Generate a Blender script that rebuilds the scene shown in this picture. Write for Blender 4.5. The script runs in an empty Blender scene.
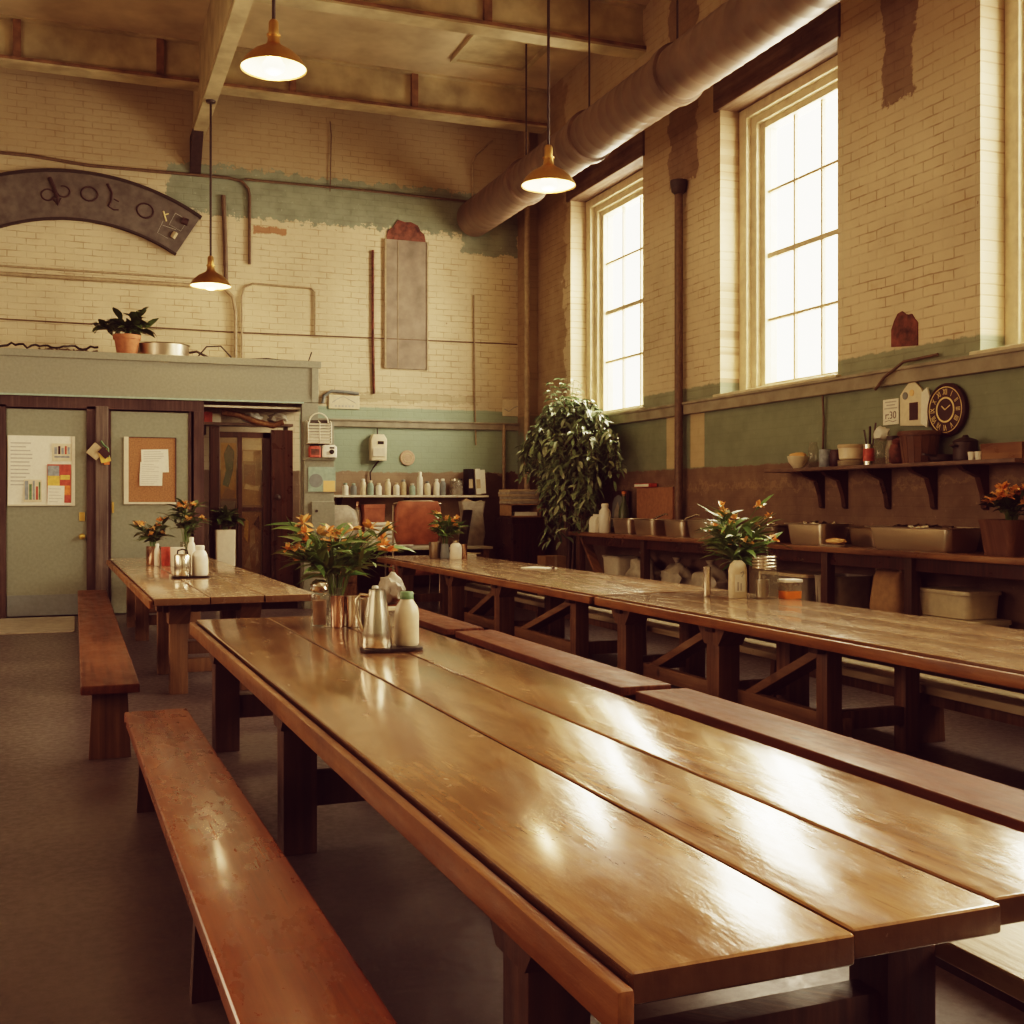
import bpy, bmesh, math, random
from mathutils import Vector, Matrix, Euler
PI = math.pi
COL = bpy.context.scene.collection
SC = bpy.context.scene
V = Vector

# ------------------------------------------------------------------ node helpers
class Mat:
    def __init__(s, name):
        s.m = bpy.data.materials.new(name); s.m.use_nodes = True
        s.t = s.m.node_tree; s.N = s.t.nodes; s.L = s.t.links
        s.N.clear()
        s.out = s.N.new('ShaderNodeOutputMaterial')
        s.b = s.N.new('ShaderNodeBsdfPrincipled')
        s.L.new(s.b.outputs[0], s.out.inputs[0])
        s._c = None
    def put(s, sock, v):
        if isinstance(v, bpy.types.NodeSocket): s.L.new(v, sock)
        elif isinstance(v, (tuple, list)):
            v = tuple(v)
            if len(v) == 3 and len(sock.default_value) == 4: v = v + (1,)
            sock.default_value = v
        else: sock.default_value = v
    def set(s, **k):
        for n, v in k.items(): s.put(s.b.inputs[n.replace('_', ' ')], v)
        return s
    def co(s):
        if s._c is None: s._c = s.N.new('ShaderNodeTexCoord').outputs['Object']
        return s._c
    def sep(s, v):
        n = s.N.new('ShaderNodeSeparateXYZ'); s.put(n.inputs[0], v); return n.outputs
    def comb(s, x, y, z=0.0):
        n = s.N.new('ShaderNodeCombineXYZ')
        for i, q in enumerate((x, y, z)): s.put(n.inputs[i], q)
        return n.outputs[0]
    def mapping(s, v, scale=(1, 1, 1), loc=(0, 0, 0)):
        n = s.N.new('ShaderNodeMapping'); s.put(n.inputs[0], v); n.inputs[3].default_value = scale; n.inputs[1].default_value = loc
        return n.outputs[0]
    def math(s, op, a, b=0.0, c=None, clamp=False):
        n = s.N.new('ShaderNodeMath'); n.operation = op; n.use_clamp = clamp
        s.put(n.inputs[0], a); s.put(n.inputs[1], b)
        if c is not None: s.put(n.inputs[2], c)
        return n.outputs[0]
    def noise(s, v, scale, detail=4, rough=.55, dist=0):
        n = s.N.new('ShaderNodeTexNoise'); s.put(n.inputs['Vector'], v)
        n.inputs['Scale'].default_value = scale; n.inputs['Detail'].default_value = detail
        n.inputs['Roughness'].default_value = rough; n.inputs['Distortion'].default_value = dist
        return n.outputs[0]
    def voro(s, v, scale, out='Distance'):
        n = s.N.new('ShaderNodeTexVoronoi'); s.put(n.inputs['Vector'], v); n.inputs['Scale'].default_value = scale
        return n.outputs[out]
    def white(s, v):
        n = s.N.new('ShaderNodeTexWhiteNoise'); n.noise_dimensions = '1D'; s.put(n.inputs['W'], v); return n.outputs[0]
    def mr(s, v, a, b, c=0.0, d=1.0, smooth=True):
        n = s.N.new('ShaderNodeMapRange'); n.interpolation_type = 'SMOOTHSTEP' if smooth else 'LINEAR'
        s.put(n.inputs[0], v)
        for i, q in enumerate((a, b, c, d)): s.put(n.inputs[i + 1], q)
        return n.outputs[0]
    def mix(s, f, a, b, mode='MIX'):
        n = s.N.new('ShaderNodeMix'); n.data_type = 'RGBA'; n.blend_type = mode
        s.put(n.inputs[0], f); s.put(n.inputs[6], a); s.put(n.inputs[7], b)
        return n.outputs[2]
    def ramp(s, f, *st):
        n = s.N.new('ShaderNodeValToRGB'); s.put(n.inputs[0], f); e = n.color_ramp.elements
        while len(e) < len(st): e.new(.5)
        for q, (p, c) in zip(e, st): q.position = p; q.color = tuple(c) + (1,)
        return n.outputs[0]
    def bump(s, h, strength=.3, dist=.01, prev=None):
        n = s.N.new('ShaderNodeBump'); s.put(n.inputs['Height'], h); n.inputs['Strength'].default_value = strength
        n.inputs['Distance'].default_value = dist
        if prev is not None: s.L.new(prev, n.inputs['Normal'])
        s.L.new(n.outputs[0], s.b.inputs['Normal']); return n.outputs[0]

def plain(name, c, rough=.5, metal=0, var=.12, scale=18, bump=0, **k):
    m = Mat(name); f = m.noise(m.co(), scale, 3)
    lo = tuple(max(0, x * (1 - var)) for x in c); hi = tuple(min(1, x * (1 + var)) for x in c)
    m.set(Base_Color=m.ramp(f, (.3, lo), (.7, hi)), Roughness=rough, Metallic=metal, **k)
    if bump: m.bump(f, bump, .004)
    return m.m

def emit(name, c, e, base=(.9, .85, .7)):
    m = Mat(name); f = m.noise(m.co(), 9, 2)
    m.set(Base_Color=base, Emission_Color=m.mix(f, c, tuple(x * .93 for x in c)), Emission_Strength=e, Roughness=.4); return m.m

def wood(name, dark, mid, light, rough=(.2, .42), plank=None, axis='Y', coat=0., grain=1., wear=.5, bump=.25, side=None, spec=.5):
    """long-grained worn timber; plank = list of seam positions across the grain"""
    m = Mat(name); c = m.co(); x, y, z = m.sep(c)
    if axis == 'X': u, v = y, x
    elif axis == 'Z': u, v = m.math('ADD', x, y), z
    else: u, v = x, y
    off = 0.0
    if plank:
        for p in plank:
            s_ = m.math('GREATER_THAN', u, p); off = m.math('ADD', s_, off)
        off = m.math('MULTIPLY', off, 3.71)
    p = m.comb(m.math('ADD', m.math('MULTIPLY', u, 26 * grain), off), m.math('ADD', m.math('MULTIPLY', v, .75), off), m.math('MULTIPLY', z, 14 if axis != 'Z' else .0))
    g = m.noise(p, 1.0, 5, .55, .35)
    fine = m.noise(m.comb(m.math('MULTIPLY', u, 120.), m.math('ADD', m.math('MULTIPLY', v, 4.), off), 0.), 1., 3)
    blot = m.noise(m.mapping(c, (2.6, .9, 2.6) if axis == 'Y' else (2.2, 2.2, 1.)), 1.3, 5, .55)
    col = m.ramp(g, (.28, dark), (.5, mid), (.74, light))
    col = m.mix(m.mr(fine, .45, .75, 0, .35), col, dark)
    col = m.mix(m.mr(blot, .35, .75, 0, wear), col, light)
    col = m.mix(m.mr(blot, .5, .3, 0, wear * .8), col, dark)
    if side and wear > .5:
        pat = m.noise(m.mapping(c, (1.6, .55, 1.)), 1.1, 6, .65)
        col = m.mix(m.mr(pat, .46, .60, 0, .5), col, tuple(q * .95 for q in dark))
        str_ = m.noise(m.mapping(c, (16, 5, 1.)), 1.3, 4, .6)
        col = m.mix(m.mr(str_, .54, .66, 0, .45), col, dark)
    if plank:
        w = m.white(off); col = m.mix(m.math('MULTIPLY', w, .3), col, mid)
    kn = m.voro(m.mapping(c, (2.6, 1.3, 1.)), 1.0)
    col = m.mix(m.mr(kn, .055, .025, 0, .85), col, tuple(q * .25 for q in dark))
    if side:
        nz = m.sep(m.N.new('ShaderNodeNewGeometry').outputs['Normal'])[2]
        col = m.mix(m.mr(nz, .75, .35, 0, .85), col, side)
    scr = m.noise(m.comb(m.math('MULTIPLY', u, 70.), m.math('MULTIPLY', v, 3.), off), 1., 2)
    col = m.mix(m.mr(scr, .66, .74, 0, .35), col, tuple(q * .4 for q in dark))
    sp = m.noise(m.mapping(c, (30, 12, 30)), 1., 2)
    col = m.mix(m.mr(sp, .68, .80, 0, .4), col, tuple(q * .5 for q in dark))
    rr = m.noise(m.mapping(c, (6, 2.5, 6)), 1.3, 5, .65)
    m.set(Base_Color=col, Roughness=m.mr(rr, .3, .7, rough[0], rough[1]), Specular_IOR_Level=spec, Coat_Weight=coat, Coat_Roughness=.12)
    n1 = m.bump(m.noise(m.mapping(c, (9, 2.6, 9) if axis == 'Y' else (9, 9, 2.6)), 1.2, 5, .6), bump, .02)
    n2 = m.bump(g, bump * .6, .008, n1)
    m.bump(m.mr(kn, .06, .02, 0, -1.), bump * .6, .003, n2)
    return m.m

# ------------------------------------------------------------------ materials
CREAM = (.62, .525, .375)
def wall_mat(name, plane, rects, topdark=None, brick=1.0, tdw=.5):
    m = Mat(name); x, y, z = m.sep(m.co())
    u = x if plane == 'Y' else y
    uv = m.comb(u, z, 0.)
    b = m.N.new('ShaderNodeTexBrick'); m.put(b.inputs['Vector'], m.comb(m.math('ADD', u, m.math('MULTIPLY', m.noise(uv, 3., 2), .03)), m.math('ADD', z, m.math('MULTIPLY', m.noise(uv, 2.2, 2), .03)), 0.))
    b.inputs['Scale'].default_value = 1; b.inputs['Brick Width'].default_value = .26; b.inputs['Row Height'].default_value = .095
    b.inputs['Mortar Size'].default_value = .0085; b.inputs['Mortar Smooth'].default_value = .4
    mort = b.outputs['Fac']
    big = m.noise(uv, .7, 6, .62); med = m.noise(uv, 3.2, 6, .6); fin = m.noise(uv, 16, 4, .6)
    col = m.ramp(big, (.3, tuple(c * .80 for c in CREAM)), (.55, CREAM), (.75, tuple(min(1, c * 1.07) for c in CREAM)))
    col = m.mix(m.mr(med, .56, .78, 0, .45), col, (.40, .29, .16))
    mvis = m.math('MULTIPLY', mort, m.mr(med, .42, .62, .08, 1.))
    col = m.mix(m.math('MULTIPLY', mvis, .50 * brick), col, (.22, .14, .08))
    chip = m.noise(uv, 6.5, 5, .7)
    col = m.mix(m.mr(chip, .695, .72, 0, .8), col, (.14, .07, .045))
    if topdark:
        col = m.mix(m.mr(m.math('ADD', z, m.math('MULTIPLY', big, .6)), topdark, topdark + tdw, 0, .62), col, (.24, .165, .095))  # darker towards the top: dirtier back brick plus upper-room shade painted into the colour
    wob = m.math('MULTIPLY', m.math('SUBTRACT', med, .5), 1.0)
    wob2 = m.math('MULTIPLY', m.math('SUBTRACT', m.noise(uv, 5.7, 5, .7), .5), 1.0)
    for (u0, u1, v0, v1, amp, c, a, mott) in rects:
        uu = m.math('ADD', u, m.math('MULTIPLY', wob, amp)); vv = m.math('ADD', z, m.math('MULTIPLY', wob2, amp))
        e = .012
        k = m.math('MULTIPLY', m.math('MULTIPLY', m.mr(uu, u0 - e, u0 + e), m.mr(uu, u1 + e, u1 - e)), m.math('MULTIPLY', m.mr(vv, v0 - e, v0 + e), m.mr(vv, v1 + e, v1 - e)))
        cc = m.mix(m.mr(med, .35, .7, 0, mott), c, tuple(q * .55 for q in c))
        cc = m.mix(m.mr(fin, .62, .72, 0, mott * .8), cc, tuple(min(1, q * 1.7 + .04) for q in c))
        cc = m.mix(m.math('MULTIPLY', mort, .10), cc, tuple(q * .5 for q in c))
        col = m.mix(m.math('MULTIPLY', k, a), col, cc)
    m.set(Base_Color=col, Roughness=m.mr(med, .3, .7, .45, .75), Specular_IOR_Level=.3)
    up = m.mr(z, 2.7, 3.0, .12, 1.) if plane == 'X' else m.mr(z, 2.9, 3.2, .12, 1.)
    n = m.bump(m.math('SUBTRACT', m.math('MULTIPLY', fin, .4), m.math('MULTIPLY', m.math('MULTIPLY', mort, up), .8)), .55, .012)
    m.bump(chip, .2, .01, n)
    return m.m

TEAL = (.30, .38, .30); BROWN = (.20, .14, .098); SILL = (.27, .245, .185)
M = {}
M['wall_back'] = wall_mat('painted_brick_back', 'Y', [
    (1.3, 6.55, 5.98, 6.72, .55, (.235, .275, .22), .92, .5), (6.0, 7.05, 5.7, 6.6, .4, (.235, .275, .22), .9, .45),
    (3.32, 9, 1.9, 3.08, .05, TEAL, 1, .12), (-9, 3.32, -1, 2.05, .08, BROWN, 1, .4), (3.32, 9, -1, 2.04, .12, (.31, .235, .165), 1, .45),
    (6.2, 9, -1, 2.02, .5, (.13, .08, .055), .9, .4),
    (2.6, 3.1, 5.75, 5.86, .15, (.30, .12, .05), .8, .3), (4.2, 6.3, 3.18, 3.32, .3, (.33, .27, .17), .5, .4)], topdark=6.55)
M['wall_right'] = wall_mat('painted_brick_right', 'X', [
    (-9, 19, 2.75, 2.98, .10, (.245, .285, .21), .95, .3), (-9, 19, 1.9, 2.76, .02, (.205, .245, .18), 1, .22),
    (12.32, 12.66, 1.98, 2.66, .02, (.50, .41, .26), 1, .25), (12.88, 13.28, 1.98, 2.66, .02, (.50, .41, .26), 1, .25),
    (-9, 19, -1, 1.97, .08, BROWN, 1, .5), (-9, 19, 1.72, 1.76, .5, (.32, .24, .15), .5, .4),
    (8.55, 9.0, 5.3, 9, .35, (.13, .08, .055), .75, .4), (12.5, 13.2, 5.6, 9, .5, (.17, .11, .07), .75, .4), (16.6, 19, 2.7, 9, 1.0, (.27, .19, .11), .7, .4)], topdark=5.0, tdw=1.3)  # topdark paints the light's falloff up this wall into its colour
M['wall_plain'] = wall_mat('painted_brick_plain', 'Y', [(-20, 20, 1.9, 2.9, .05, TEAL, 1, .2), (-20, 20, -1, 1.97, .1, BROWN, 1, .4)])
M['wall_plainx'] = wall_mat('painted_brick_side', 'X', [(-20, 20, 1.9, 2.9, .05, TEAL, 1, .2), (-20, 20, -1, 1.97, .1, BROWN, 1, .4)])

def floor_mat():
    m = Mat('worn_concrete_floor'); c = m.co()
    a = m.noise(c, .8, 6, .65); f = m.noise(c, 60, 3, .7); s2 = m.noise(c, 22, 4, .7)
    col = m.ramp(a, (.3, (.055, .038, .038)), (.7, (.125, .10, .09)))
    col = m.mix(m.mr(f, .60, .72, 0, .5), col, (.22, .19, .15)); col = m.mix(m.mr(s2, .62, .74, 0, .6), col, (.028, .018, .016))
    m.set(Base_Color=col, Roughness=m.mr(s2, .3, .7, .28, .50), Specular_IOR_Level=.7); m.bump(s2, .10, .004); return m.m
M['floor'] = floor_mat()
M['ceiling'] = plain('dirty_plaster', (.48, .385, .26), .8, var=.2, scale=1.6, bump=.2)
M['beam'] = plain('cream_painted_steel', (.42, .345, .22), .6, var=.28, scale=2.5, bump=.15)
M['beam_rust'] = plain('rusty_flange', (.20, .11, .06), .7, var=.5, scale=4, bump=.3)
M['sill'] = plain('grey_green_band', SILL, .55, var=.22, scale=5)
M['panel'] = plain('grey_green_panel', (.25, .25, .20), .5, var=.10, scale=30)
M['door'] = plain('sage_door', (.24, .252, .198), .45, var=.10, scale=26)
M['frame_dark'] = wood('dark_aubergine_wood', (.028, .012, .012), (.055, .028, .026), (.11, .07, .06), (.35, .6), axis='Z', wear=.5)
M['post_worn'] = wood('worn_purple_post', (.05, .033, .03), (.105, .078, .068), (.2, .16, .13), (.4, .7), axis='Z', wear=.6)
M['dark_wood'] = wood('mahogany', (.018, .007, .005), (.045, .017, .010), (.09, .035, .02), (.25, .45), axis='Z', wear=.3)
M['win_frame'] = plain('cream_window_paint', (.56, .49, .345), .45, var=.14, scale=9)
M['muntin'] = plain('glazing_bar_paint', (.50, .41, .28), .5, var=.1)
M['lintel'] = wood('old_lintel', (.045, .025, .015), (.10, .06, .038), (.2, .14, .09), (.5, .8), axis='Y', wear=.5)
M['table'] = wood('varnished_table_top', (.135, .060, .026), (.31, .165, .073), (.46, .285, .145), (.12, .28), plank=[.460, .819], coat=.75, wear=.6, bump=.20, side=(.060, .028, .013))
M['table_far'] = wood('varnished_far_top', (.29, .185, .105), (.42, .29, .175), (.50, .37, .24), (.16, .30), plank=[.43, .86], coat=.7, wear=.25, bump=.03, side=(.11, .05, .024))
M['rail'] = wood('orange_table_edge', (.10, .038, .014), (.22, .092, .033), (.34, .17, .07), (.28, .5), wear=.4)
M['leg'] = wood('brown_leg_wood', (.06, .03, .015), (.15, .078, .038), (.25, .14, .07), (.4, .65), axis='Z', wear=.4)
M['leg_dark'] = wood('dark_leg_wood', (.022, .010, .006), (.055, .026, .014), (.11, .055, .03), (.4, .6), axis='Z', wear=.4)
M['bench'] = wood('red_brown_bench', (.10, .022, .008), (.24, .062, .020), (.36, .125, .045), (.2, .38), coat=.3, wear=.5, bump=.12)
M['bench_far'] = wood('umber_bench', (.05, .017, .008), (.12, .043, .018), (.18, .072, .034), (.34, .55), coat=.0, wear=.4, bump=.10, spec=.3)
M['bench_pale'] = wood('pale_bench', (.36, .26, .15), (.55, .44, .28), (.64, .54, .38), (.25, .45), coat=.1, wear=.4)
M['rail_leg'] = wood('lighter_brace_wood', (.10, .052, .026), (.21, .118, .06), (.32, .20, .11), (.4, .65), wear=.4)
M['counter'] = wood('counter_wood', (.08, .035, .016), (.19, .095, .045), (.31, .18, .09), (.25, .45), wear=.5)
M['shelf'] = plain('dusty_shelf_board', (.13, .085, .06), .5, var=.3, scale=8)
M['white_paint'] = plain('off_white_paint', (.66, .61, .50), .4, var=.06)
def steel(name, c, rough):
    m = Mat(name); x, y, z = m.sep(m.co()); f = m.noise(m.comb(m.math('MULTIPLY', x, 20.), m.math('MULTIPLY', y, 20.), m.math('MULTIPLY', z, 3.)), 1., 1)
    m.set(Base_Color=m.mix(f, c, tuple(q * .9 for q in c)), Metallic=1., Roughness=m.mr(f, .3, .7, rough * .92, rough * 1.1)); return m.m
M['steel'] = steel('brushed_steel', (.72, .66, .55), .24)
M['steel_dull'] = steel('dull_steel', (.42, .36, .28), .36)
M['pan_steel'] = plain('bright_pan_steel', (.86, .80, .69), .30, 1., .03, 3)
M['foil'] = steel('crumpled_foil', (.82, .78, .68), .18)
M['copper'] = steel('copper_metal', (.60, .40, .29), .22)
M['duct'] = plain('painted_duct', (.145, .10, .072), .5, .0, .25, 3, Specular_IOR_Level=.5)
M['pipe'] = plain('painted_pipe', (.34, .265, .175), .5, var=.2)
M['pipe_dark'] = plain('dark_conduit', (.13, .085, .055), .5, var=.2)
M['cable'] = plain('black_cable', (.02, .014, .012), .6)
M['iron'] = plain('dark_iron', (.035, .022, .018), .5, var=.3)
M['black'] = plain('black_plastic', (.015, .010, .010), .35)
M['dark_purple'] = plain('dark_plum', (.045, .016, .020), .45)
M['ochre'] = steel('ochre_enamel', (.62, .38, .15), .38)
M['lampglow'] = emit('lit_enamel', (1., .82, .42), 2.4)
M['bulb'] = emit('lit_bulb', (1., .84, .48), 6)
M['sign'] = plain('slate_grey_sign', (.115, .098, .088), .7, var=.3, scale=7, bump=.2)
M['sign_letter'] = plain('sign_letter_dark', (.05, .025, .024), .7)
M['sign_edge'] = plain('sign_edge_dark', (.035, .024, .02), .7)
M['niche'] = plain('mauve_grey_board', (.25, .205, .165), .75, var=.3, scale=3.5, bump=.2)
M['rust'] = plain('rust_patch', (.14, .05, .032), .7, var=.7, scale=9, bump=.3)
M['white'] = plain('white_plastic', (.78, .75, .66), .3, var=.05)
M['cream_plastic'] = plain('cream_plastic', (.70, .62, .46), .35, var=.08)
M['paper'] = plain('white_paper', (.80, .77, .67), .7, var=.05, scale=30)
M['paper_tan'] = plain('tan_paper', (.50, .40, .26), .7, var=.15, scale=12)
M['ink'] = plain('grey_ink', (.17, .15, .14), .7)
M['ink_light'] = plain('pale_print', (.46, .45, .41), .7)
M['red'] = plain('red_print', (.44, .085, .06), .5, var=.3)
M['orange'] = plain('orange_print', (.68, .22, .06), .5, var=.3)
M['yellow'] = plain('yellow_print', (.70, .48, .12), .5, var=.2)
M['blue'] = plain('blue_print', (.27, .31, .34), .5, var=.3)
M['green'] = plain('green_print', (.12, .22, .11), .5, var=.3)
M['teal_card'] = plain('teal_card', (.30, .40, .34), .6, var=.15)
M['cork'] = plain('cork', (.32, .165, .08), .8, var=.25, scale=55, bump=.2)
M['brown_board'] = plain('brown_fibreboard', (.30, .155, .085), .7, var=.15, scale=20)
M['cardboard'] = plain('cardboard', (.36, .23, .12), .75, var=.15)
M['brass'] = steel('brass', (.80, .55, .18), .3)
M['gold'] = plain('gold_paint', (.82, .66, .34), .45, var=.2)
M['plaque'] = plain('pinkish_plaque', (.50, .36, .26), .6)
M['terracotta'] = plain('terracotta', (.42, .17, .085), .75, var=.15)
M['leather'] = plain('russet_leather', (.36, .135, .08), .4, var=.3, scale=7, bump=.2)
M['bag'] = plain('grey_plastic_bag', (.40, .36, .29), .4, var=.25, scale=9, bump=.4)
M['bag_white'] = plain('white_plastic_bag', (.70, .70, .64), .35, var=.15, scale=9, bump=.3)
M['slate'] = plain('slate_blue_grey', (.20, .22, .22), .5, var=.1)
M['food'] = plain('dark_food', (.07, .04, .025), .4, var=.6, scale=40, bump=.5)
M['amber'] = plain('orange_sauce', (.80, .25, .05), .3, var=.1)
M['stave'] = wood('brown_stave', (.05, .022, .012), (.12, .058, .032), (.20, .11, .06), (.5, .7), axis='Z', wear=.4)
M['stem'] = plain('green_stem', (.10, .17, .045), .5)
def leaf_mat(name, a, b, c, rough=.35):
    m = Mat(name); n = m.noise(m.co(), 14, 3); w = m.N.new('ShaderNodeNewGeometry').outputs['Random Per Island']
    m.set(Base_Color=m.mix(n, m.ramp(w, (.15, a), (.55, b), (.95, c)), b), Roughness=rough, Specular_IOR_Level=.6)
    return m.m
M['leaf'] = leaf_mat('bouquet_leaf', (.05, .11, .035), (.12, .21, .065), (.25, .34, .12))
M['ficus'] = leaf_mat('ficus_leaf', (.06, .11, .06), (.23, .31, .18), (.60, .64, .48), .26)  # palest leaf tone paints in the highlights of top-lit leaves
M['leaf_dark'] = leaf_mat('dark_leaf', (.02, .04, .015), (.05, .08, .025), (.10, .13, .05))
M['petal'] = leaf_mat('orange_petal', (.68, .26, .08), (.80, .42, .14), (.85, .58, .24), .5)
M['petal_pale'] = leaf_mat('apricot_petal', (.62, .30, .12), (.75, .45, .18), (.80, .58, .28), .5)
def glass_mat(name, tint=(.93, .93, .88), refl=.25, dirt=.12, rough=.03, dirtc=(.6, .55, .45)):
    """thin sheet: mostly see-through with a fresnel reflection and a film of dirt"""
    m = Mat(name); N = m.N
    tr = N.new('ShaderNodeBsdfTransparent'); tr.inputs[0].default_value = tint + (1,)
    gl = N.new('ShaderNodeBsdfGlossy'); gl.inputs['Roughness'].default_value = rough
    df = N.new('ShaderNodeBsdfDiffuse'); df.inputs[0].default_value = dirtc + (1,)
    lw = N.new('ShaderNodeLayerWeight'); lw.inputs[0].default_value = .5
    fr = m.math('ADD', m.math('MULTIPLY', m.math('POWER', lw.outputs['Facing'], 4.), refl * 2.2), .04, clamp=True)
    a = N.new('ShaderNodeMixShader'); b = N.new('ShaderNodeMixShader')
    m.put(a.inputs[0], m.math('MULTIPLY', m.noise(m.co(), 4, 4), dirt * 2)); m.L.new(tr.outputs[0], a.inputs[1]); m.L.new(df.outputs[0], a.inputs[2])
    m.L.new(fr, b.inputs[0]); m.L.new(a.outputs[0], b.inputs[1]); m.L.new(gl.outputs[0], b.inputs[2])
    m.L.new(b.outputs[0], m.out.inputs[0]); return m.m
M['pane'] = glass_mat('window_glass', dirt=.04)
M['glass'] = glass_mat('jar_glass', (.86, .87, .82), .35, .10)
M['tote'] = glass_mat('cloudy_tote', (.75, .73, .66), .3, .35, .25)
M['door_glass'] = glass_mat('dark_door_glass', (.78, .72, .62), .25, .06)
M['asphalt'] = plain('outside_ground', (.35, .32, .27), .9, var=.2, scale=.6)

# ------------------------------------------------------------------ mesh builder
class B:
    def __init__(s): s.bm = bmesh.new()
    def face(s, pts):
        vs = [s.bm.verts.new(V(p)) for p in pts]; s.bm.faces.new(vs); return vs
    def box(s, a, b, bev=0., mat=None, seg=2):
        """box from corner a to corner b"""
        a, b = V(a), V(b)
        r = bmesh.ops.create_cube(s.bm, size=1.0); vs = r['verts']
        for v in vs: v.co = V(((a.x + b.x) / 2 + v.co.x * (b.x - a.x), (a.y + b.y) / 2 + v.co.y * (b.y - a.y), (a.z + b.z) / 2 + v.co.z * (b.z - a.z)))
        if bev > 0:
            es = list({e for v in vs for e in v.link_edges})
            q = bmesh.ops.bevel(s.bm, geom=es, offset=bev, segments=seg, affect='EDGES', profile=.6)
            vs = list({v for v in q['verts']} | {v for v in vs if v.is_valid})
        if mat is not None:
            for v in vs: v.co = mat @ v.co
        return s
    def bar(s, p0, p1, w, h, up=(0, 0, 1), bev=0.):
        """rectangular bar between two points"""
        p0, p1 = V(p0), V(p1); d = p1 - p0; L = d.length; z = d.normalized(); x = V(up).cross(z)
        if x.length < 1e-4: x = V((1, 0, 0)).cross(z)
        x.normalize(); y = z.cross(x)
        mt = Matrix(((x.x, y.x, z.x, p0.x), (x.y, y.y, z.y, p0.y), (x.z, y.z, z.z, p0.z), (0, 0, 0, 1)))
        return s.box((-w / 2, -h / 2, 0), (w / 2, h / 2, L), bev, mt)
    def lathe(s, prof, c=(0, 0, 0), seg=20, mat=None, cap=True):
        c = V(c); rings = []
        for (r, z) in prof:
            ring = []
            for i in range(seg):
                a = 2 * PI * i / seg; p = V((r * math.cos(a), r * math.sin(a), z))
                if mat is not None: p = mat @ p
                ring.append(s.bm.verts.new(p + c))
            rings.append(ring)
        for k in range(len(rings) - 1):
            for i in range(seg):
                j = (i + 1) % seg; s.bm.faces.new((rings[k][i], rings[k][j], rings[k + 1][j], rings[k + 1][i]))
        if cap:
            if prof[0][0] > 1e-6: s.bm.faces.new(list(reversed(rings[0])))
            if prof[-1][0] > 1e-6: s.bm.faces.new(rings[-1])
        return s
    def tube(s, pts, r, seg=8):
        pts = [V(p) for p in pts]; rings = []; n = len(pts); px = None
        for i, p in enumerate(pts):
            d = (pts[min(i + 1, n - 1)] - pts[max(i - 1, 0)]).normalized()
            if px is None: px = d.orthogonal().normalized()
            px = (px - d * px.dot(d))
            px = px.normalized() if px.length > 1e-5 else d.orthogonal().normalized()
            py = d.cross(px); rr = r[i] if isinstance(r, (list, tuple)) else r
            rings.append([s.bm.verts.new(p + px * (rr * math.cos(2 * PI * k / seg)) + py * (rr * math.sin(2 * PI * k / seg))) for k in range(seg)])
        for a, b in zip(rings, rings[1:]):
            for i in range(seg):
                j = (i + 1) % seg; s.bm.faces.new((a[i], a[j], b[j], b[i]))
        s.bm.faces.new(list(reversed(rings[0]))); s.bm.faces.new(rings[-1]); return s
    def prism(s, poly, axis, a, b):
        """extrude a 2-D polygon along axis from a to b; polygon lies in the other two axes"""
        def P(u, v, w): return V((w, u, v)) if axis == 'X' else V((u, w, v)) if axis == 'Y' else V((u, v, w))
        A = [s.bm.verts.new(P(u, v, a)) for u, v in poly]; Bv = [s.bm.verts.new(P(u, v, b)) for u, v in poly]
        s.bm.faces.new(A); s.bm.faces.new(list(reversed(Bv))); n = len(poly)
        for i in range(n):
            j = (i + 1) % n; s.bm.faces.new((A[i], Bv[i], Bv[j], A[j]))
        return s
    def loft(s, rings, cap0=True, cap1=True, seg=4):
        """rounded-rectangle loft: rings of (w, l, corner radius, z[, cx, cy])"""
        R = []
        for q in rings:
            w, l, r, z = q[:4]; cx, cy = (q[4], q[5]) if len(q) > 4 else (0, 0); ring = []
            r = min(r, w / 2 - 1e-4, l / 2 - 1e-4)
            for k, (sx, sy) in enumerate(((1, 1), (-1, 1), (-1, -1), (1, -1))):
                for i in range(seg + 1):
                    a = PI / 2 * (k + i / seg)
                    ring.append(s.bm.verts.new((cx + sx * (w / 2 - r) + r * math.cos(a), cy + sy * (l / 2 - r) + r * math.sin(a), z)))
            R.append(ring)
        n = len(R[0])
        for a, b in zip(R, R[1:]):
            for i in range(n):
                j = (i + 1) % n; s.bm.faces.new((a[i], a[j], b[j], b[i]))
        if cap0: s.bm.faces.new(list(reversed(R[0])))
        if cap1: s.bm.faces.new(R[-1])
        return s
    def blob(s, c, r, rnd, amp=.12, sub=3):
        q = bmesh.ops.create_icosphere(s.bm, subdivisions=sub, radius=1.0)
        ph = [rnd.uniform(0, 6) for _ in range(6)]
        for v in q['verts']:
            p = v.co.copy(); k = 1 + amp * (math.sin(5 * p.x + ph[0]) * math.sin(6 * p.y + ph[1]) + .7 * math.sin(9 * p.z + ph[2] + 4 * p.x) + .4 * math.sin(14 * p.y + ph[3] + 5 * p.z))
            v.co = V((c[0] + p.x * r[0] * k, c[1] + p.y * r[1] * k, max(c[2] - r[2] * .92, c[2] + p.z * r[2] * k)))
        return s
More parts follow.
